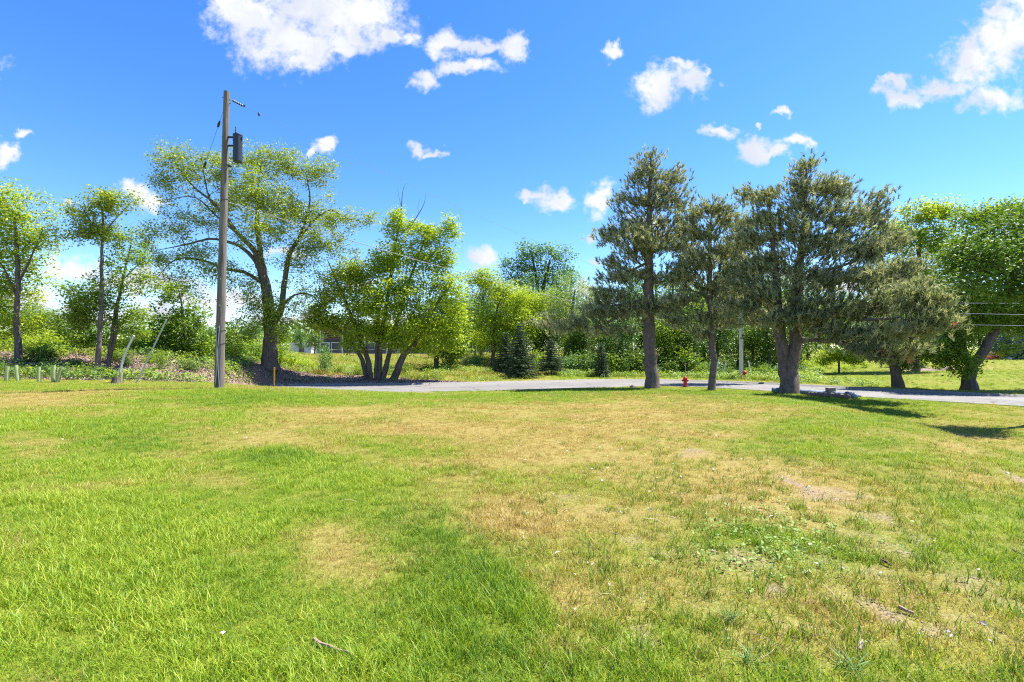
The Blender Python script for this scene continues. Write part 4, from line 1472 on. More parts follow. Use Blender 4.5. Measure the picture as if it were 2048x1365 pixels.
def place_label(what, px):
    """a label that says which one: the thing's look plus the landmark it is seen beside"""
    c = sorted(LM, key=lambda l: abs(l[0] - px))
    for x, nm in c[:3]:
        d = px - x
        side = 'seen just behind' if abs(d) < 9 else (('a little ' if abs(d) < 26 else '') + ('left of' if d < 0 else 'right of'))
        lab = what + ', ' + side + ' ' + nm
        if lab not in used_lab:
            used_lab[lab] = 1
            return lab
    for o in (', further back', ', nearer', ', smaller one', ', furthest'):
        lab = what + o + ', ' + side + ' ' + nm
        if lab not in used_lab:
            used_lab[lab] = 1
            return lab
    return lab


# ------------------------------------------------------------ woodland trees behind the pines
def copy_tree(o, loc, rz, s, label=None, group=None, parent=None):
    c = o.copy()
    C.objects.link(c)
    c.location = loc
    c.rotation_euler = (0, 0, rz)
    c.scale = s
    if label:
        c['label'] = label
    if group:
        c['group'] = group
    for ch in o.children:
        d = ch.copy()
        C.objects.link(d)
        d.parent = c
    return c


def proto_tree(seed, h, cr, leaf, ncl, per, name='woodland_tree', zc=.55, lsize=.19, spread=.42, bark=None, trunk_r=.17):
    r = np.random.RandomState(seed)
    root = empty(name, (0, 0, 0))
    P = np.array([(0, 0, -.2), (r.randn() * .15, r.randn() * .15, h * .3), (r.randn() * .3, r.randn() * .3, h * .6), (r.randn() * .4, r.randn() * .4, h * .92)])
    d = r.randn(ncl, 3)
    d /= np.linalg.norm(d, axis=1)[:, None]
    q = d * r.rand(ncl, 1) ** .45
    cl = q * np.array((cr, cr, h * (1 - zc) * .95)) * (0.8 + .3 * r.rand(ncl, 1)) + np.array((0, 0, h * zc))
    cl = cl[cl[:, 2] > .25]
    ch = grow([(P, np.array([trunk_r * 1.3, trunk_r, trunk_r * .7, .03]))], cl, r, zmin=h * .15)
    bk = bark or M['bark']
    put('trunk', wood_mesh('trunk', ch[:1], bk, np.zeros(3), jag=.1, r=r), root)
    put('branches', wood_mesh('branches', ch[1:], bk, np.zeros(3)), root, kind='stuff')
    T_ = r.randn(len(cl), per, 3) * np.array((spread, spread, spread * .7))
    V, F, t = leaves_np((cl[:, None, :] + T_).reshape(-1, 3), lsize, r)
    put('crown', npmesh('crown', V, F, leaf, {'tone': t}), root)
    return root


WG = 'woodland trees standing close together behind the pines'
WL = 'leafy tree in the dense dark woods behind the pines, across the road'
pA = proto_tree(61, 8.6, 2.3, M['leaf_dark'], 210, 42)
pB = proto_tree(62, 7.6, 2.5, M['leaf_mid'], 210, 42)
pC = proto_tree(63, 9.4, 2.2, M['leaf_cool'], 200, 42, zc=.6)
for p in (pA, pB, pC):
    tag(p, WL, 'tree', WG)
rw = random.Random(5)
spots = [(1165, 49, pA, 0.70), (925, 62, pB, 1.16), (965, 66, pC, 1.16), (1035, 56, pB, 1.28), (1065, 60, pC, 1.22), (1100, 57, pB, 1.28), (1135, 59, pC, 1.22), (1150, 50, pB, 0.60), (1010, 62, pB, 1.10), (1215, 52, pB, 0.85), (1245, 47, pC, 0.72), (1285, 53, pA, 0.90), (1330, 48, pB, 0.85), (1345, 56, pC, 1.22), (1375, 47.5, pA, 0.75), (1405, 54, pB, 1.22), (1440, 49, pC, 0.80), (1475, 56, pA, 1.22),
         (1505, 50, pB, 0.80), (1540, 47, pA, 0.85), (1555, 56, pC, 1.28), (1585, 51, pA, 0.95), (1615, 58, pB, 1.16), (1260, 62, pC, 1.34), (1310, 64, pA, 1.46), (1390, 66, pB, 1.52), (1460, 67, pC, 1.40), (1530, 66, pB, 1.52),
         (1190, 60, pC, 1.10), (1600, 68, pA, 1.59), (1655, 70, pB, 1.40), (1700, 78, pC, 1.20), (1760, 74, pA, 1.20), (1130, 66, pB, 0.98)]
first = {}
for (a, Y, p, s) in spots:
    l = on_ground(a, Y)
    rz = rw.random() * 6.28
    sc3 = (s * (0.95 + .15 * rw.random()), s, s * (0.92 + .16 * rw.random()))
    if p.name not in first:
        first[p.name] = 1
        p.location = tuple(l)
        p.rotation_euler = (0, 0, rz)
        p.scale = sc3
        c = p
    else:
        c = copy_tree(p, tuple(l), rz, sc3)
    c['label'] = place_label(('far' if Y > 59 else 'near' if Y < 51 else 'mid') + (' leafy' if s < .95 else ' tall leafy') + ' tree in the woods', a)
# trees beyond the bank and meadow, low on the skyline
BG = 'distant trees low on the skyline at the left and centre'
BL = 'distant leafy tree low on the skyline, left half of the view'
for (a, Y, p, s) in [(85, 52, pB, .62), (60, 58, pC, .62), (120, 60, pA, .42), (-30, 50, pB, .9), (160, 56, pC, .55), (290, 58, pB, .38), (340, 66, pC, .4), (420, 62, pA, .4), (460, 60, pB, .42), (510, 56, pC, .45), (490, 64, pA, .4),
                     (560, 62, pB, .55), (600, 74, pC, .5), (630, 66, pA, .45), (900, 84, pA, .8), (950, 78, pB, .75), (820, 90, pC, .7), (1000, 70, pA, .72), (1050, 76, pC, .8), (730, 112, pA, .9), (660, 116, pB, .8), (1085, 60, pA, .62)]:
    l = on_ground(a, Y)
    copy_tree(p, tuple(l), rw.random() * 6.28, (s * 1.15, s * 1.15, s), place_label('distant tree low on the skyline', a), BG)
RG = 'trees closing the view behind the far right garden'
for (a, Y, p, s) in [(1900, 88, pB, 1.1), (1960, 84, pA, 1.0), (2040, 86, pC, 1.1), (2110, 80, pB, 1.2), (1840, 84, pC, 1.0), (1990, 96, pB, 1.3)]:
    l = on_ground(a, Y)
    copy_tree(p, tuple(l), rw.random() * 6.28, (s * 1.2, s * 1.2, s), place_label('background tree behind the right garden', a), RG)


rd_ = np.random.RandomState(77)
ang_ = rd_.uniform(-.95, .95, 5200)
dist_ = rd_.uniform(125, 165, 5200)
xd, yd = dist_ * np.sin(ang_), dist_ * np.cos(ang_)
hgt = 5.0 + 5.0 * fbm2(ang_ * 60, ang_ * 0, 3.0, 4, 3.0) + 4.0 * ss(-.1, .3, ang_)
Pd = np.c_[xd, yd, .6 + rd_.rand(5200) * hgt]
Pd = (Pd[:, None, :] + rd_.randn(5200, 9, 3) * np.array((1.0, 1.0, .7))).reshape(-1, 3)
V, F, t = leaves_np(Pd, .85, rd_)
tag(put('distant_woods', npmesh('distant_woods', V, F, M['leaf_dark'], {'tone': t}), kind='stuff'), 'far-off line of dark woods closing the horizon', 'woods')


# ------------------------------------------------------------ shrubs
def proto_shrub(seed, leaf, h=1.0, rad=.8, ncl=40, per=34, lsize=.11, spread=.18, name='shrub', asp=.62):
    r = np.random.RandomState(seed)
    root = empty(name, (0, 0, 0))
    d = r.randn(ncl, 3)
    d /= np.linalg.norm(d, axis=1)[:, None]
    q = d * r.rand(ncl, 1) ** .4
    cl = q * np.array((rad, rad, h * .5)) + np.array((0, 0, h * .52))
    cl = cl * (0.8 + .4 * r.rand(ncl, 1))
    stems = [(np.array([(0, 0, -.1), (r.randn() * .1, r.randn() * .1, h * .3), (r.randn() * .3, r.randn() * .3, h * .7)]), np.array([.03, .02, .01]))]
    ch = grow(stems, cl, r, step=.3, rtip=.005, wig=.04)
    put('stems', wood_mesh('stems', ch, M['bark'], np.zeros(3)), root, kind='stuff')
    V, F, t = leaves_np((cl[:, None, :] + r.randn(ncl, per, 3) * spread).reshape(-1, 3), lsize, r, asp=asp)
    put('foliage', npmesh('foliage', V, F, leaf, {'tone': t}), root)
    return root


sh = {'lime': proto_shrub(71, M['leaf_lime']), 'mid': proto_shrub(72, M['leaf_mid']), 'dark': proto_shrub(73, M['leaf_dark']), 'cool': proto_shrub(74, M['leaf_cool']), 'pale': proto_shrub(75, M['leaf_pale']),
      'red': proto_shrub(76, M['red_leaf'], lsize=.09), 'yellow': proto_shrub(77, M['leaf_yellow'])}
used_shrub = set()


def shrub(kind, px, Y, s, label, group=None, sz=None):
    p = sh[kind]
    l = tuple(on_ground(px, Y, -.03))
    rz = rw.random() * 6.28
    s3 = (s, s, sz or s * (.85 + .3 * rw.random()))
    if group:
        label = place_label(label, px)
    if kind not in used_shrub:
        used_shrub.add(kind)
        p.location, p.rotation_euler, p.scale = l, (0, 0, rz), s3
        return tag(p, label, 'shrub', group)
    c = copy_tree(p, l, rz, s3)
    c['label'] = label
    c['category'] = 'shrub'
    if group:
        c['group'] = group
    elif 'group' in c:
        del c['group']
    return c


g1 = 'bright shrubs along the top of the left bank'
for (a, Y, s, k) in [(5, 30, 1.0, 'lime'), (45, 31, .9, 'lime'), (80, 29, 1.0, 'yellow'), (110, 31, .9, 'lime'), (140, 30, .9, 'yellow'), (175, 31.5, .8, 'lime'), (250, 31, .8, 'lime'), (285, 32, .9, 'yellow'), (320, 33, .8, 'lime'), (410, 33, .8, 'yellow'), (445, 34, .9, 'lime'),
                     (465, 35, 1.0, 'lime'), (-30, 29, 1.0, 'yellow')]:
    shrub(k, a, Y, s, 'bright shrub on top of the bank', g1)
g2 = 'dark low shrubs at the foot of the left bank'
for (a, Y, s, k) in [(-15, 22.8, .55, 'dark'), (20, 22.5, .5, 'dark'), (60, 22.6, .5, 'mid'), (95, 23, .55, 'dark'), (130, 22.8, .45, 'dark'), (165, 23, .5, 'mid'), (198, 23.4, .5, 'dark'), (225, 23.2, .35, 'mid'), (75, 26, .8, 'mid'), (95, 26, .8, 'dark'), (150, 25.5, .5, 'dark'), (115, 27.5, .55, 'yellow'),
                     (300, 24.5, .4, 'dark'), (345, 25, .4, 'yellow'), (400, 26.5, .4, 'mid'), (385, 28.5, .8, 'dark'), (300, 28.5, .5, 'mid'), (255, 27, .6, 'dark'), (230, 28, .6, 'mid')]:
    shrub(k, a, Y, s, ('dark' if k == 'dark' else 'green') + ' low shrub on the bank slope', g2)
shrub('mid', 322, 26.5, .42, 'small bright sapling-like shrub on the wood chips right of the leaning grey guy guard', sz=.95)
shrub('cool', 651, 40, .75, 'fern-like shrub with layered leaves between the old tree and the multi-stemmed tree', sz=2.0)
g3 = 'green shrubs behind the trunk of the old tree'
for (a, Y, s, k) in [(490, 39, 1.5, 'mid'), (515, 40, 1.5, 'dark'), (560, 41, 1.6, 'mid'), (580, 41, 1.2, 'lime'), (500, 42, 1.8, 'yellow'), (470, 38, 1.0, 'mid')]:
    shrub(k, a, Y, s, 'tall green shrub behind the old tree', g3)
g4 = 'weedy shrubs round the feet of the multi-stemmed tree'
for (a, Y, s, k) in [(615, 42, .8, 'lime'), (680, 41, .8, 'mid'), (700, 40, .6, 'pale'), (718, 40.5, .7, 'mid'), (770, 41, .7, 'dark'), (815, 41, .7, 'mid'), (850, 42, .7, 'dark'), (885, 42.5, .7, 'dark'), (905, 43, .6, 'mid')]:
    shrub(k, a, Y, s, 'weedy shrub in rough grass', g4)
shrub('cool', 955, 50, 1.1, 'low blue-green shrub on the meadow left of the dark spruces')
shrub('pale', 935, 50.5, .8, 'low whitish-green shrub on the meadow, leftmost beside the blue-green one')
shrub('mid', 1075, 48, 1.6, 'rounded green shrub filling the gap between the two middle spruces')
g5 = 'understorey shrubs along the edge of the woods'
for i, (a, Y, s) in enumerate([(1145, 46, 1.5), (1165, 46.5, 1.8), (1190, 47, 1.5), (1225, 45.5, 1.8), (1250, 46, 2.2), (1275, 46.5, 2.0), (1310, 44.5, .9), (1325, 46.5, 1.9), (1345, 45, 1.3), (1362, 46, 2.2), (1385, 45, 1.8), (1400, 44, 1.0), (1425, 45, 1.2), (1445, 46, 1.5), (1460, 43.5, .8), (1500, 43, .8),
                                (1510, 45, 1.4), (1530, 43, 1.0), (1555, 43, .8), (1600, 45, .8), (1245, 52, 2.6), (1350, 52, 2.8), (1420, 52, 2.8), (1490, 53, 2.8), (1550, 54, 2.4), (1300, 54, 2.8), (1200, 54, 2.4)]):
    shrub(['cool', 'dark', 'dark', 'mid', 'dark', 'mid'][i % 6] if Y < 50 else 'dark', a, Y, s, ('front' if Y < 46 else 'back') + ' understorey shrub at the woods', g5)
g6 = 'lime-green weeds and shrubs behind the umbrella-shaped tree'
for (a, Y, s) in [(1625, 52, 1.1), (1650, 54, 1.2), (1690, 50, .7), (1705, 54, .8), (1730, 56, .8), (1640, 46, .6), (1600, 50, 1.2)]:
    shrub('lime', a, Y, s, 'lime-green bush on the slope', g6)
shrub('lime', 1815, 50, .6, 'rounded bright green bush in the garden bed, left of its twin')
shrub('lime', 1873, 50, .75, 'rounded bright green bush in the garden bed, nearer the heavy forked trunk')
shrub('dark', 1845, 51, .8, 'dark bush between the two rounded bright green bushes')
shrub('red', 1974, 62, .7, 'red-leaved bush on the garden bed, left one of two')
shrub('red', 1992, 61, .9, 'red-leaved bush on the garden bed, right one of two')
g7 = 'shrubs at the back of the far right garden'
for (a, Y, s, k) in [(1790, 56, 1.3, 'dark'), (1830, 60, 1.5, 'mid'), (1890, 60, 1.3, 'lime'), (1920, 64, 1.8, 'lime'), (1950, 66, 2.0, 'pale'), (2035, 66, 1.6, 'mid')]:
    shrub(k, a, Y, s, 'bush at the back of the garden', g7)


# ---- low weeds: kerb side of the woods, foot of the bank
def weed_proto(seed, mat, n=26, rad=.2, h=.28, size=.075):
    r = np.random.RandomState(seed)
    P = np.c_[r.randn(n) * rad * .5, r.randn(n) * rad * .5, np.abs(r.rand(n)) * h]
    V, F, t = leaves_np(P, size, r, up=.8)
    return npmesh('weed', V, F, mat, {'tone': t})


weeds = proto_collection('weeds', [weed_proto(81, M['leaf_mid']), weed_proto(82, M['leaf_dark']), weed_proto(83, M['leaf_lime']), weed_proto(84, M['leaf_cool']), weed_proto(85, M['leaf_pale'])])
xw, yw = [], []
rg2 = np.random.RandomState(9)
x3 = rg2.uniform(-34, 34, 60000)
y3 = rg2.uniform(20, 70, 60000)
pm = ~in_poly(x3, y3, LAWN_POLY) & ((np.abs(road_d(x3, y3)) > 4.6) | (x3 < -17.8))
x3, y3 = x3[pm], y3[pm]
z3 = ground(x3, y3)
px3, py3 = to_px(x3, y3, z3)
toe3 = np.interp(x3, [-60, -24, -14.6], [20, 21.2, 22.6])
n3 = fbm2(x3, y3, 1.7, 3, 9.)
ml3 = mulch_map(x3, y3)
den = np.where(px3 < 510, .9 * (1 - ss(.6, 1.8, y3 - toe3)) + .9 * ss(6.5, 8, y3 - toe3) + .10 * (n3 > .58) + .25 * ((px3 < 240) & (n3 > .54)), 0)
den = den + np.where((px3 > 510) & (px3 < 1000), .55 * (1 - ml3) * (y3 < 46) * ss(.45, .6, n3) + .16 * (n3 > .56), 0)
den = den + np.where((px3 > 1120) & (px3 < 1640), ss(5.0, 7.5, road_d(x3, y3)) * .8, 0)
den = den + np.where((px3 >= 1580) & (px3 < 1760), .5 * ss(.5, .6, n3) * (road_d(x3, y3) < 9), 0)
kp3 = rg2.rand(len(x3)) < den
x3, y3, z3 = x3[kp3], y3[kp3], z3[kp3]
scatter('weeds', np.c_[x3, y3, z3], np.c_[rg2.randn(len(x3)) * .15, rg2.randn(len(x3)) * .15, rg2.rand(len(x3)) * 6.28], .7 + rg2.rand(len(x3)) * 1.1,
        np.where(px3[kp3] < 300, rg2.choice([0, 1, 1, 3, 2], len(x3)), rg2.randint(0, 5, len(x3))), {'var': rg2.rand(len(x3))}, weeds, 'low leafy weeds on the bank and along the edge of the woods', 'weeds')

# ---- twigs and wood chips on the bank; litter on the lawn
chipm = MB().box((0, 0, .008), (.07, .025, .012)).box((.05, .04, .006), (.05, .02, .01), .8)


def mb_mesh(mb, name, mat):
    me = bpy.data.meshes.new(name)
    me.from_pydata(mb.v, [], mb.f)
    me.materials.append(mat)
    return me


chips = proto_collection('chips', [mb_mesh(MB().box((0, 0, .01), (.09, .035, .014)), 'chip', M['chip']), mb_mesh(MB().box((0, 0, .01), (.16, .02, .016), .5), 'chip', M['dead_wood']), mb_mesh(MB().box((0, 0, .012), (.05, .05, .012), .2), 'chip', M['chip'])])
x4 = rg2.uniform(-32, -4, 160000)
y4 = rg2.uniform(21, 46, 160000)
k4 = (mulch_map(x4, y4) > .25 + .4 * rg2.rand(160000)) & ((np.abs(road_d(x4, y4)) > 4) | (x4 < -17.7))
x4, y4 = x4[k4][:42000], y4[k4][:42000]
scatter('wood_chips', np.c_[x4, y4, ground(x4, y4)], np.c_[rg2.randn(len(x4)) * .5, rg2.randn(len(x4)) * .5, rg2.rand(len(x4)) * 6.28], .5 + rg2.rand(len(x4)) * 1.0, rg2.randint(0, 3, len(x4)), {'var': rg2.rand(len(x4))}, chips,
        'wood chips and twigs strewn over the bank', 'wood chips')

x6, y6 = polar_points(60000, 1.2, 12, .8)
z6 = ground(x6, y6)
d6, b6 = lawn_maps(x6, y6, z6)
k6 = (b6 > .35) & in_poly(x6, y6, LAWN_POLY)
x6, y6, z6 = x6[k6][:9000], y6[k6][:9000], z6[k6][:9000]
clod = plain('soil_crumb', (.34, .25, .18), .95, .35, 40)
crumbs = proto_collection('crumbs', [mb_mesh(MB().lathe([(.004, -.004), (.009, .002), (.007, .008), (.002, .011)], 5), 'crumb', clod), mb_mesh(MB().box((0, 0, .003), (.016, .011, .010), .4), 'crumb', clod)])
scatter('soil_crumbs', np.c_[x6, y6, z6], np.c_[rg2.randn(len(x6)) * .6, rg2.randn(len(x6)) * .6, rg2.rand(len(x6)) * 6.28], .18 + rg2.rand(len(x6)) ** 3 * .75, rg2.randint(0, 2, len(x6)), {'var': rg2.rand(len(x6))}, crumbs,
        'crumbs of bare soil on the worn spots of the lawn', 'soil')
dead_leaf = plain('bleached_dead_leaves', (.50, .44, .40), .8, .2, 20)
V, F, t = leaves_np(np.array([(0, 0, .02)]), .05, np.random.RandomState(1), up=2)
V2, F2, t2 = leaves_np(np.array([(0, 0, .02), (.02, .01, .025)]), .04, np.random.RandomState(2), up=1)
straw = MB().tube([(-.09, 0, .012), (0, .01, .03), (.08, -.01, .02)], .0016, 3)
litter = proto_collection('litter', [npmesh('dead_leaf', V, F, dead_leaf), npmesh('dead_leaf', V2, F2, dead_leaf), mb_mesh(straw, 'straw', plain('straw', (.42, .34, .20), .7, .2, 20))])
x5, y5 = polar_points(9000, 1.2, 22, 1.0)
k5 = in_poly(x5, y5, LAWN_POLY)
x5, y5 = x5[k5], y5[k5]
z5 = ground(x5, y5)
d5, b5 = lawn_maps(x5, y5, z5)
k5 = rg2.rand(len(x5)) < (.05 + .5 * ss(.25, .8, d5) + .4 * (b5 > .3)) * np.where(x5 > 0, 1.3, .45)
x5, y5, z5 = x5[k5], y5[k5], z5[k5]
scatter('litter', np.c_[x5, y5, z5 + .008], np.c_[rg2.randn(len(x5)) * .4, rg2.randn(len(x5)) * .4, rg2.rand(len(x5)) * 6.28], .38 + rg2.rand(len(x5)) ** 3 * .8, rg2.choice([0, 1, 2, 2], len(x5)), {'var': rg2.rand(len(x5))}, litter,
        'bleached dead leaves and straw lying in the lawn', 'leaf litter')


# ------------------------------------------------------------ utility pole with its gear
def S(px, py, Y, dy=0):
    return W(px, py, Y + dy)


PB = on_ground(439, 17)
pole = empty('utility_pole', PB, 'tall weathered wooden utility pole with a dark transformer can near its top, left of centre', 'utility pole')


def rel(*a):
    return [np.array(p) - PB for p in a]


top = W(453.5, 184, 17)
ax = lambda py: PB + (top - PB) * ((777 - py) / 593.0)
zz = np.linspace(0, 1, 30)
pr = np.random.RandomState(1)
V, F = tube_np(np.array([PB + (top - PB) * t_ - PB + (0, 0, -.15 if t_ == 0 else 0) for t_ in zz]), .156 - .06 * zz, 20)
V = V + pr.randn(*V.shape) * .0015
m = MB()
m.add(V, [tuple(f) for f in F])
m.add(V[-20:], [tuple(range(20))])
m.build('shaft', M['pole'], pole, smooth=False)
# ground guards / risers down the front
for k, (o1, mt) in enumerate([(-.07, M['steel']), (-.02, M['black']), (.05, M['steel'])]):
    pts = []
    for t_ in np.linspace(0, 1, 14):
        py = 776 - t_ * (776 - 655)
        c = ax(py) - PB
        rr_ = .165 - .065 * (777 - py) / 593
        x_ = o1 * (1 - .75 * t_) + .03 * math.sin(t_ * 5 + k) + .02
        pts.append((c[0] + x_, c[1] - math.sqrt(max(1e-4, rr_ ** 2 - x_ ** 2)) - .012, c[2]))
    MB().tube(pts, .011 if k != 1 else .008, 6).build('ground_cable', mt, pole)
for py in (665, 691, 404):
    c = ax(py) - PB
    rr_ = .165 - .065 * (777 - py) / 593 + .006
    MB().tube([(c[0] + rr_ * math.cos(a), c[1] + rr_ * math.sin(a), c[2] + .08 * math.cos(a)) for a in np.linspace(0, 6.283, 17)], .008, 4).build('wire_band', M['black'], pole)
for py, w_ in ((655, .05), (612, .035), (560, .03)):
    c = ax(py) - PB
    rr_ = .156 - .06 * (777 - py) / 593 + .004
    MB().box((c[0] + .03, c[1] - rr_, c[2]), (w_, .006, w_ * 1.5)).build('tag', M['steel'], pole)
# transformer
tc_ = W(475, 325, 16.95) - PB
tr = MB().lathe([(.125, 0), (.145, .012), (.15, .03), (.15, .93), (.158, .94), (.158, .965), (.14, .985), (.05, 1.01)], 24, tc_).build('transformer_can', plain('dark_blue_grey_paint', (.018, .024, .036), .4, .15, 5, spec=.5), pole, smooth=False)
MB().lathe([(.012, 0), (.03, .02), (.018, .05), (.03, .07), (.018, .1), (.028, .12), (.012, .18), (.02, .26)], 12, tc_ + np.array((-.06, -.03, .985))).build('bushing', plain('brown_porcelain', (.07, .035, .03), .3, .1, 5), tr)
MB().lathe([(.02, 0), (.034, .04), (.026, .1), (.034, .14), (.026, .22), (.02, .28)], 10, tc_ + np.array((-.11, -.06, .72))).build('lightning_arrester', M['black'], tr)
MB().box(tc_ + np.array((.15, -.03, .86)), (.05, .05, .04)).box(tc_ + np.array((.17, -.03, .80)), (.02, .02, .12)).build('lid_clamp', M['black'], tr)
MB().box(tc_ + np.array((-.125, -.105, .44)), (.075, .006, .11), -.55).build('number_plate', M['white'], tr)
for py in (276, 293):
    c = ax(py) - PB
    MB().box((c[0] + .16, c[1] - .02, c[2]), (.22, .05, .055)).build('bracket', M['black'], pole)
    MB().tube([(c[0] - .14, c[1], c[2] + .02), (c[0] - .09, c[1], c[2] + .02)], .012, 6).build('bolt', M['black'], pole)
for py, x0, x1_ in ((195, -.16, -.09), (208, .09, .15), (332, .1, .16)):
    c = ax(py) - PB
    MB().tube([(c[0] + x0, c[1], c[2]), (c[0] + x1_, c[1], c[2])], .012, 6).build('bolt', M['black'], pole)
# dead-end insulator string at the top right
a_, b_ = W(459, 198, 17.0) - PB, W(489, 214, 17.5) - PB
mb = MB().tube([a_, b_], .012, 6)
dv = b_ - a_
for q in (.25, .38, .52, .66, .80):
    p_ = a_ + dv * q
    mb.tube([p_ - dv * .022, p_ + dv * .022], .042, 8)
mb.box(b_ + np.array((-.02, 0, .03)), (.08, .03, .06))
mb.build('insulator_string', plain('dark_insulator', (.045, .03, .028), .35, .15, 6), pole)
c = ax(335) - PB
MB().box((c[0] + .2, c[1] - .05, c[2]), (.12, .06, .05)).box((c[0] + .15, c[1] - .05, c[2] + .05), (.10, .02, .03)).build('clevis', M['black'], pole)

# guy wires and their guards, foot of the bank
for (bx, gx, gy, py_att, bulge, lab, lbl2) in [
        (240, 268, 672, 203, .10, 'bowed grey plastic guard over a guy wire, standing beside the tree stump', 'upper'),
        (272, 333, 640, 404, 0.0, 'long straight thin grey guard over a guy wire, leaning right, nearer the utility pole', 'lower')]:
    Yb = 20.6
    b0 = on_ground(bx, Yb, -.05)
    attp = ax(py_att)
    t_ = None
    top_g = W(gx, gy, Yb - .3)
    root = empty('guy_guard', b0, lab, 'guy wire guard')
    pts = []
    for k in np.linspace(0, 1, 12):
        p_ = b0 * (1 - k) + top_g * k
        p_ = p_ + np.array((-bulge * 1.6 * math.sin(k * math.pi), 0, 0))
        pts.append(p_ - b0)
    wdt = .045 if bulge else .030
    MB().tube(pts, wdt, 8).build('guard', plain('grey_plastic_guard', (.36, .38, .42), .45, .12, 5) if 'gg' not in M else M['gg'], root, smooth=True)
    M['gg'] = bpy.data.materials['grey_plastic_guard']
    if bulge:
        MB().tube([p_ + np.array((.03, -.04, 0)) for p_ in pts[1:]], .014, 5).build('guard_edge', M['white'], root)
    gw = []
    for k in np.linspace(0, 1, 16):
        p_ = top_g * (1 - k) + attp * k
        gw.append(p_ - np.array((0, 0, .5 * 4 * k * (1 - k) * (1 if bulge else .6))) - b0)
    MB().tube(gw, .006, 4).build('guy_wire', M['wire'], root)
    if bulge:
        for q in (.86, .985):
            p_ = np.array(gw[int(q * 15)])
            p2 = np.array(gw[int(q * 15)]) * .97 + np.array(gw[int(q * 15) - 1]) * .03
            dd = np.array(gw[int(q * 15)]) - np.array(gw[int(q * 15) - 1])
            dd /= np.linalg.norm(dd)
            MB().tube([p_ - dd * .16, p_ - dd * .04, p_ + dd * .08], [.03, .045, .02], 8).build('strain_insulator', M['black'], root)

# second pole behind the pines
P2 = on_ground(1482, 40.5)
pole2 = empty('utility_pole', P2, 'pale grey utility pole across the road behind the pines, red marker at its foot', 'utility pole')
MB().tube([(0, 0, -.2), (0, 0, 3), (-.03, 0, 6.6)], [.17, .15, .12], 14).build('shaft', plain('pale_grey_pole', (.62, .60, .57), .85, .2, 10, stretch=(1, 1, .1)), pole2, smooth=True)
MB().tube([(.10, -.12, 0), (.10, -.11, 3), (.10, -.1, 4.6)], .03, 6).build('conduit', M['steel'], pole2)
MB().box((.02, -.15, 3.4), (.3, .05, .08)).box((.05, -.18, 3.62), (.1, .1, .2)).build('bracket', M['black'], pole2)
rm = empty('red_marker', on_ground(1489, 40.2), 'small red rounded utility marker at the foot of the pale grey pole', 'marker')
MB().lathe([(.02, 0), (.02, .35), (.12, .38), (.16, .5), (.12, .64), (.03, .7)], 10).build('marker_head', M['red'], rm, smooth=True)
for (a, b, tx, ty, lb) in [(1429, 742, 1437, 722, 'left of two thin white guy guards leaning in the weeds behind the slimmer pine'), (1444, 743, 1452, 722, 'right of two thin white guy guards leaning in the weeds behind the slimmer pine'), (1503, 757, 1497, 722, 'pale leaning guy guard just right of the pale grey pole')]:
    b0 = on_ground(a, 41, -.05)
    r_ = empty('guy_guard', b0, lb, 'guy wire guard')
    e_ = W(tx, ty, 41) - b0
    MB().tube([(0, 0, 0), tuple(e_)], .035, 6).build('guard', M['white'], r_)

# power lines
M['wire_grey'] = plain('weathered_grey_cable', (.16, .16, .17), .6, .1, 20)


def wire(name, A, B, sag, r_, mat, label, cat='power line', group=None):
    A, B = np.array(A), np.array(B)
    pts = []
    for t_ in np.linspace(0, 1, 40):
        pts.append(A * (1 - t_) + B * t_ - np.array((0, 0, sag * 4 * t_ * (1 - t_))) - A)
    o = MB().tube(pts, r_, 4).build(name, mat, None, A)
    return tag(o, label, cat, group)


wire('power_line', ax(404) + np.array((.08, .1, 0)), W(1482, 662, 40.5), .75, .013, M['wire_grey'], 'thick pale service cable sloping down to the right from the middle of the wooden pole')
wire('power_line', W(489, 214, 17.5), W(1482, 640, 40.5), .55, .004, M['wire'], 'very thin dark wire running from the insulators at the top of the wooden pole')
sp = W(518, 229, 17.75)
o = MB().lathe([(.01, -.08), (.03, -.05), (.035, .02), (.02, .06), (.01, .09)], 8, (0, 0, 0)).build('wire_clamp', M['black'], None, sp)
tag(o, 'small dark clamp hanging on the thin wire just right of the pole top', 'wire clamp')
for (ya, yb, lb) in [(575, 561, 'topmost of the four wires crossing the heavy tree at the right edge'), (602, 607, 'second wire from the top crossing the heavy tree at the right edge'), (618, 631, 'third wire from the top crossing the heavy tree at the right edge'), (641, 653, 'lowest of the four wires crossing the heavy tree at the right edge')]:
    wire('power_line', W(1482, ya, 40.5), W(2300, yb + (yb - ya) * .15, 22), .05, .010, M['wire_pale'], lb)

# ------------------------------------------------------------ hydrant
hb = on_ground(1370, 31.9)
hyd = empty('fire_hydrant', hb, 'red fire hydrant on the grass by the road between two pines', 'fire hydrant')
MB().lathe([(.17, 0), (.17, .04), (.115, .05), (.115, .5), (.15, .51), (.15, .545), (.12, .55)], 18).build('barrel', M['red'], hyd, smooth=False)
MB().lathe([(.13, .55), (.13, .59), (.105, .65), (.06, .69), (.045, .70)], 18).build('bonnet', M['red'], hyd, smooth=True)
MB().lathe([(.03, .70), (.03, .745), (.022, .76)], 5).build('operating_nut', M['red'], hyd)
for s_ in (-1, 1):
    Mx = Matrix.Rotation(s_ * math.pi / 2, 3, 'Y')
    MB().lathe([(.055, .09), (.055, .15), (.07, .155), (.07, .20), (.03, .21), (.025, .235)], 12, (0, 0, .44), Mx).build('nozzle', M['red'], hyd)
MB().lathe([(.075, .1), (.075, .16), (.09, .165), (.09, .20), (.03, .21)], 14, (0, 0, .42), Matrix.Rotation(math.pi / 2, 3, 'X')).build('pumper_nozzle', M['red'], hyd)
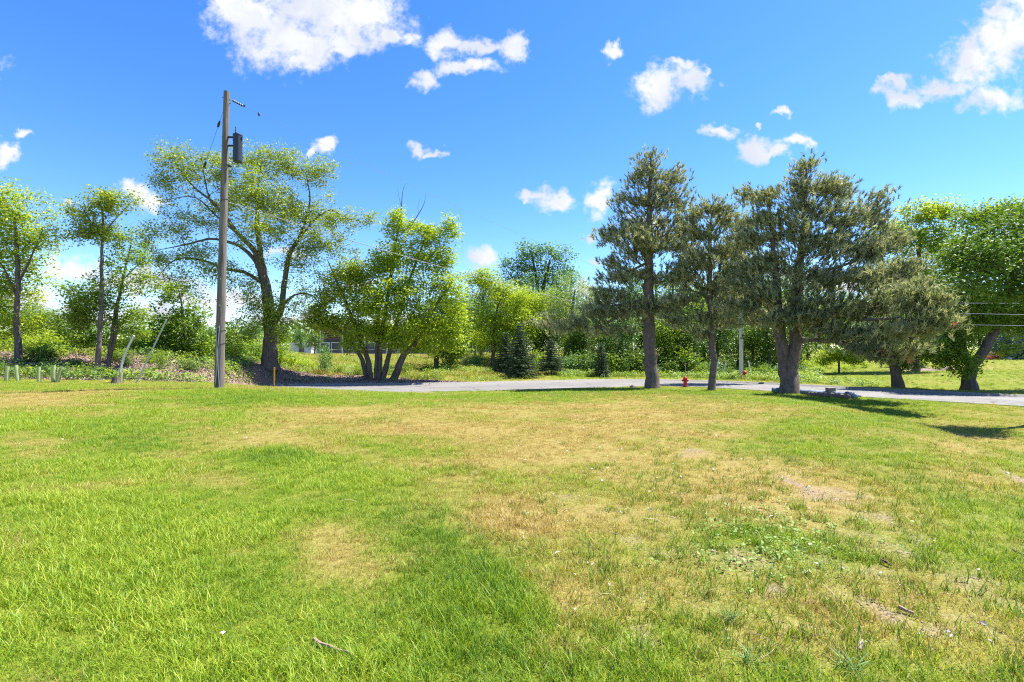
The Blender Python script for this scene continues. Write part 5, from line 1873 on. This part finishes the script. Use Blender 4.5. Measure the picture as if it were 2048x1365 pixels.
MB().lathe([(.21, 0), (.21, .025), (.17, .03)], 16, (0, 0, .10)).build('flange', plain('dark_red_paint', (.20, .01, .012), .5, .2, 9), hyd)
MB().tube([(.03, .03, .6), (.035, .04, 1.15), (.03, .05, 1.62)], .012, 6).build('marker_rod', plain('pale_marker_rod', (.55, .42, .36), .5, .1, 5), hyd)

# ------------------------------------------------------------ orange marker post
ob = on_ground(549, 27.5)
pt = W(549, 735, 27.5)
om = empty('marker_post', ob, 'thin orange plastic marker post at the lawn edge in front of the old tree', 'marker post')
hh = float(pt[2] - ob[2])
MB().box((0, 0, hh / 2), (.075, .03, hh)).box((0, 0, hh - .02), (.085, .04, .04)).build('post', M['orange'], om, bevel=.006)
MB().box((0, -.018, .42), (.08, .006, .10)).build('dark_band', M['black'], om)

# ------------------------------------------------------------ tree tubes, stump
tt = plain('translucent_green_tube', (.27, .32, .14), .5, .12, 6)
for i, (a, wpx, hpx, lean, lb) in enumerate([(14, 7, 26, .05, 'faint pale green tree tube, leftmost at the lawn edge'), (37, 6, 30, -.14, 'thin pale green tree tube under the dark slim trunk at the far left'), (78.5, 6, 28, 0, 'upright pale green tree tube standing alone, third from the left'),
                                              (108, 6.5, 32, 0, 'taller upright pale green tree tube of the close pair'), (115, 6, 29, .26, 'pale green tree tube of the close pair leaning right'), (243, 5.5, 20, 0, 'short pale green tree tube beside the stump')]):
    b0 = on_ground(a, 20.5)
    r_ = empty('tree_tube', b0, lb, 'tree tube', 'tree tubes at the lawn edge')
    h_ = hpx * 20.5 / FPX + .05
    rd = wpx * 20.5 / FPX / 2
    Mx = Matrix.Rotation(lean, 3, 'Y')
    MB().lathe([(rd, -.03), (rd, h_), (rd * .85, h_), (rd * .85, h_ * .5)], 10, (0, 0, 0), Mx).build('tube', tt, r_)
    MB().tube([(rd * 1.3, .02, -.02), (rd * 1.3 + h_ * .75 * math.sin(lean), .02, h_ * .78)], .012, 5).build('stake', M['dead_wood'], r_)
sb = on_ground(233, 20.4)
st = empty('tree_stump', sb, 'short dark brown cut tree stump beside the bowed guy guard at the lawn edge', 'tree stump')
rs = np.random.RandomState(4)
V, F = tube_np(np.array([(0, 0, -.05), (0, 0, .05), (0, 0, .15), (0, 0, .27)]), np.array([.20, .165, .15, .15]), 14)
V = V * (1 + (rs.rand(len(V), 1) - .5) * .12)
m = MB()
m.add(V, [tuple(f) for f in F])
m.build('bark', M['bark'], st)
MB().lathe([(.148, .255), (.148, .262)], 14).build('cut_face', M['chip'], st)
r_ = np.random.RandomState(8)
yb = on_ground(216, 20.3)
yf = empty('yellow_flowers', yb, 'small patch of yellow flowers left of the stump', 'flowers')
P = np.c_[r_.randn(60) * .12, r_.randn(60) * .08, .09 + r_.rand(60) * .04]
V, F, t = leaves_np(P, .03, r_, up=2, asp=.9)
put('blossoms', npmesh('blossoms', V, F, plain('yellow_petals', (.75, .62, .02), .5, .1, 9)), yf, kind='stuff')
P = np.c_[r_.randn(90) * .13, r_.randn(90) * .09, r_.rand(90) * .08]
V, F, t = leaves_np(P, .05, r_)
put('leaves', npmesh('leaves', V, F, M['leaf_mid'], {'tone': t}), yf, kind='stuff')

# ------------------------------------------------------------ rock by the tallest pine


def rock(px, Y, s, label, col, seed, flat=.7):
    r = np.random.RandomState(seed)
    me = bpy.data.meshes.new('rock')
    import bmesh
    bm = bmesh.new()
    bmesh.ops.create_icosphere(bm, subdivisions=3, radius=s)
    for v_ in bm.verts:
        n_0 = mnoise.noise(v_.co * (1.6 / s) + Vector((seed, 0, 0))) * .45 + mnoise.noise(v_.co * (4 / s)) * .15
        v_.co *= 1 + n_0
        v_.co.z *= flat
        v_.co.z += s * .25
    bm.to_mesh(me)
    bm.free()
    me.materials.append(col)
    o = put('rock', me, None, on_ground(px, Y))
    return tag(o, label, 'rock')


rock(1265, 31.6, .2, 'small brownish rock in the grass left of the tallest pine', plain('brown_rock', (.24, .19, .17), .9, .35, 12, bmp=.6), 3)
pale_rock = plain('pale_rock', (.46, .43, .42), .9, .3, 8, bmp=.5)
for i, (a, Y, s_, lb) in enumerate([(2008, 61, .35, 'whitish rock at the left of the bed of the red-leaved bushes'), (2019, 60.6, .42, 'largest whitish rock on the bed of the red-leaved bushes'), (1898, 50, .35, 'pale rock right of the rounded bright green bush'), (1635, 60, .6, 'pale boulder standing in for a small whitish thing on the slope left above the umbrella-shaped tree')]):
    rock(a, Y, s_, lb, pale_rock, 20 + i)  # the boulder stands in for a small whitish thing, perhaps a vehicle
# garden bed of mulch behind the road, right
bx = [on_ground(a, Y, .03) for a, Y in ((1770, 49), (1800, 48), (1850, 48.3), (1900, 48.8), (1925, 51), (1890, 54), (1820, 54), (1775, 52))]
bedm = plain('garden_mulch', (.20, .13, .11), .95, .45, 14, bmp=.6)
cen = np.mean(bx, 0) + (0, 0, .12)
me = bpy.data.meshes.new('garden_bed')
me.from_pydata([tuple(p) for p in bx] + [tuple(cen)], [], [(i, (i + 1) % 8, 8) for i in range(8)])
me.materials.append(bedm)
put('garden_bed', me, kind='structure')
bx = [on_ground(a, Y, .04) for a, Y in ((1955, 61), (1990, 59.5), (2025, 60), (2030, 63), (1990, 65), (1958, 64))]
cen = np.mean(bx, 0) + (0, 0, .12)
me = bpy.data.meshes.new('garden_bed')
me.from_pydata([tuple(p) for p in bx] + [tuple(cen)], [], [(i, (i + 1) % 6, 6) for i in range(6)])
me.materials.append(bedm)
put('garden_bed', me, kind='structure')

# ------------------------------------------------------------ things lying at the foot of the wide pine
blue = plain('blue_grey_tarp', (.09, .125, .17), .55, .35, 7, bmp=.4)
bluep = plain('pale_blue_tarp', (.20, .25, .29), .55, .3, 7, bmp=.4)
tanp = plain('tan_netting', (.17, .12, .095), .9, .35, 16, bmp=.5)


def roll(p0, p1, rad_, mat, label, seed, lumps=.12, name='sediment_roll'):
    r = np.random.RandomState(seed)
    A, B = on_ground(*p0, rad_ * .8), on_ground(*p1, rad_ * .8)
    n = 22
    t_ = np.linspace(0, 1, n)
    P = A[None] * (1 - t_[:, None]) + B[None] * t_[:, None]
    P[:, 1] += .08 * np.sin(t_ * 7 + seed)
    P[:, 2] = ground(P[:, 0], P[:, 1]) + rad_ * .75
    rr_ = rad_ * (1 + (r.rand(n) - .5) * lumps * 2)
    rr_[0] *= .5
    rr_[-1] *= .5
    V, F = tube_np(P - A, rr_, 12)
    V += r.randn(*V.shape) * rad_ * .05
    m_ = MB()
    m_.add(V, [tuple(f) for f in F])
    m_.add(V[:12], [tuple(range(12))[::-1]])
    m_.add(V[-12:], [tuple(range(12))])
    o = m_.build(name, mat, None, A, smooth=True)
    return tag(o, label, 'roll')


roll((1545, 27.9), (1566, 27.7), .17, blue, 'short blue-grey wrapped roll lying left of the wide pine trunk', 1)
roll((1596, 27.6), (1668, 26.2), .14, bluep, 'long pale blue wrapped roll right of the wide pine trunk, furthest back', 2)
roll((1600, 27.0), (1700, 25.0), .14, blue, 'long blue-grey wrapped roll in the middle of the pile under the wide pine', 3)
roll((1612, 26.2), (1698, 24.5), .13, tanp, 'tan straw-filled roll nearest the lawn in the pile under the wide pine', 4)
roll((1692, 24.9), (1708, 24.6), .17, bluep, 'short pale blue bundled end at the right of the pile under the wide pine', 5, .3)
A = on_ground(1704, 24.7, .16)
B = on_ground(1721, 24.3, .15)
o = MB().tube([(0, 0, 0), tuple(B - A)], .028, 8).build('steel_rod', plain('rusty_rod', (.14, .08, .05), .6, .3, 9), None, A)
tag(o, 'dark rusty rod sticking out of the right end of the pile', 'rod')
bb_ = on_ground(1660, 25.9)
bxo = empty('utility_box', bb_, 'small grey-brown box standing behind the rolls under the wide pine', 'utility box')
MB().box((0, 0, .2), (.38, .3, .42)).build('body', plain('brown_grey_box', (.20, .155, .13), .7, .2, 8), bxo, bevel=.01)
MB().box((0, 0, .425), (.41, .33, .03)).build('lid', plain('box_lid', (.28, .23, .20), .7, .2, 8), bxo, bevel=.006)

# ------------------------------------------------------------ far building behind the meadow
D0 = 96
xl, xr = (636 - 1024) / FPX * D0, (1004 - 1024) / FPX * D0
zb = gz((xl + xr) / 2, D0) - .1
zt = W(800, 652, D0)[2]
bd = empty('building', ((xl + xr) / 2, D0, zb), 'long dark building with rust-brown slatted upper storey and white posts, far across the meadow', 'building')
Wd = xr - xl
H = zt - zb
MB().box((0, 6, H / 2), (Wd, 12, H)).build('wall', M['dark_wall'], bd)
MB().box((0, 6, H + .12), (Wd + .6, 12.6, .22)).build('roof', plain('grey_roof', (.18, .18, .19), .8, .2, 2), bd)
for i in range(7):
    z_ = H * (.56 + .068 * i)
    MB().box((0, -.12, z_), (Wd - .2, .14, .20)).build('slat', M['rust'], bd)
for i in range(9):
    MB().box((-Wd / 2 + .6 + i * (Wd - 1.2) / 8, -.40, H * .5), (.24, .2, H)).build('post', M['white'], bd)
nw = 16
for i in range(nw):
    cx_ = -Wd / 2 + 1.4 + i * (Wd - 2.8) / (nw - 1)
    w_ = (Wd - 2.8) / (nw - 1) * .86
    f_ = MB()
    hz_ = H * .40
    f_.box((cx_ - w_ / 2, -.06, hz_ / 2 + .1), (.09, .1, hz_)).box((cx_ + w_ / 2, -.06, hz_ / 2 + .1), (.09, .1, hz_)).box((cx_, -.06, hz_ + .1), (w_ + .09, .1, .10)).box((cx_, -.06, .15), (w_, .1, .1)).box((cx_, -.06, hz_ * .45), (w_, .08, .06))
    fo = f_.build('window', M['white'], bd)
    MB().box((cx_, -.02, hz_ / 2 + .1), (w_ - .05, .03, hz_ - .05)).build('pane', M['glass'], fo)
# pale shed left of it, standing in for vehicle-like white shapes
sh0 = on_ground(600, 92)
sd = empty('stand_in_shed', sh0, 'low pale shed with a light roof, in place of vehicle-like white shapes, far left of the slatted building', 'stand_in_shed')
MB().box((0, 2, .9), (4.2, 4, 1.9)).build('wall', plain('pale_grey_wall', (.45, .47, .52), .7, .15, 1), sd)
MB().box((0, 2, 1.95), (4.6, 4.4, .18)).build('roof', M['white'], sd)
MB().box((.3, -.02, .8), (1.0, .06, 1.5)).build('door', M['glass'], sd)

# ------------------------------------------------------------ foreground details on the lawn


def stick(pts, rad_, label, mat):
    A = on_ground((pts[0][0]), pts[0][1])
    P = []
    for (a, Y) in pts:
        p_ = on_ground(a, Y, rad_ + .012)
        P.append(p_ - A)
    P, rr_ = resample(P, np.linspace(rad_, rad_ * .6, len(P)), .03)
    P += np.random.RandomState(int(pts[0][0])).randn(*P.shape) * rad_ * .25
    o = MB().tube(P, rr_, 7).build('stick', mat, None, A)
    return tag(o, label, 'stick')


def dep(px, py):
    """depth at which the lawn is seen at that pixel"""
    Y = 3.0
    for _ in range(40):
        z_ = gz((px - 1024) / FPX * Y, Y)
        a = W(px, py, 1.0)
        Y = Y * .5 + .5 * (1.5 - z_) / max(1e-3, (1.5 - a[2]))
    return Y


stk = plain('bleached_stick', (.26, .19, .13), .85, .25, 30)
stick([(632, dep(632, 1288)), (665, dep(665, 1303)), (712, dep(712, 1317))], .010, 'crooked pale stick lying in the lush grass at the bottom left of centre', stk)
stick([(1790, dep(1790, 1224)), (1820, dep(1820, 1234))], .012, 'short pale stick on the bare soil streak, lower right', stk)
stick([(1758, dep(1758, 1128)), (1776, dep(1776, 1137))], .011, 'short dark stick in the thin grass above the bare soil, right side', M['dead_wood'])
stick([(2020, dep(2020, 1105)), (2034, dep(2034, 1114)), (2060, dep(2060, 1122))], .008, 'thin dark twig at the right edge of the lawn', M['dead_wood'])
stick([(1455, dep(1455, 1050)), (1478, dep(1478, 1060))], .007, 'thin dark twig left of the clover patch', M['dead_wood'])
# pale chunk of wood
A = on_ground(1712, dep(1712, 1305), .015)
o = MB().tube([(0, 0, 0), (.02, .02, .012), (.045, .05, .015)], [.008, .011, .007], 7).build('wood_chunk', plain('pale_wood', (.38, .28, .23), .8, .2, 30), None, A)
tag(o, 'pale pinkish chunk of wood on the lawn, bottom right', 'wood chunk')
# coarse tufts
wt = leaf_mat('coarse_grass', (.06, .14, .03), (.13, .23, .05), (.26, .36, .12), trans=.3)
for i, (a, b, lb, n_b) in enumerate([(1492, 1325, 'coarse broad-bladed grass clump at the bottom, left one of two', 46), (1690, 1345, 'coarse broad-bladed grass clump at the bottom, right one of two', 46), (1450, 1245, 'smaller dark grass clump above the left coarse clump', 30)]):
    me = blade_tuft('grass_clump', n_b, .04, .05, .11, .005, 1.5, 90 + i, wt, 4)
    o = put('grass_clump', me, None, on_ground(a, dep(a, b)))
    tag(o, lb, 'grass clump')
# clover-like seedlings in the thin grass
cv = leaf_mat('clover', (.10, .20, .03), (.18, .30, .05), (.32, .42, .10), trans=.3)
rc = np.random.RandomState(12)
P = []
for k in range(170):
    a, b = 1560 + rc.randn() * 85, 1080 + rc.randn() * 45
    Y = dep(a, b)
    g_ = on_ground(a, Y)
    for j in range(9):
        P.append(g_ + np.array((rc.randn() * .025, rc.randn() * .025, .015 + rc.rand() * .035)))
V, F, t = leaves_np(np.array(P), .024, rc, up=1.6, asp=.75)
o = put('clover', npmesh('clover', V, F, cv, {'tone': t}), kind='stuff')
tag(o, 'patch of light green clover in the thin grass right of centre', 'clover')
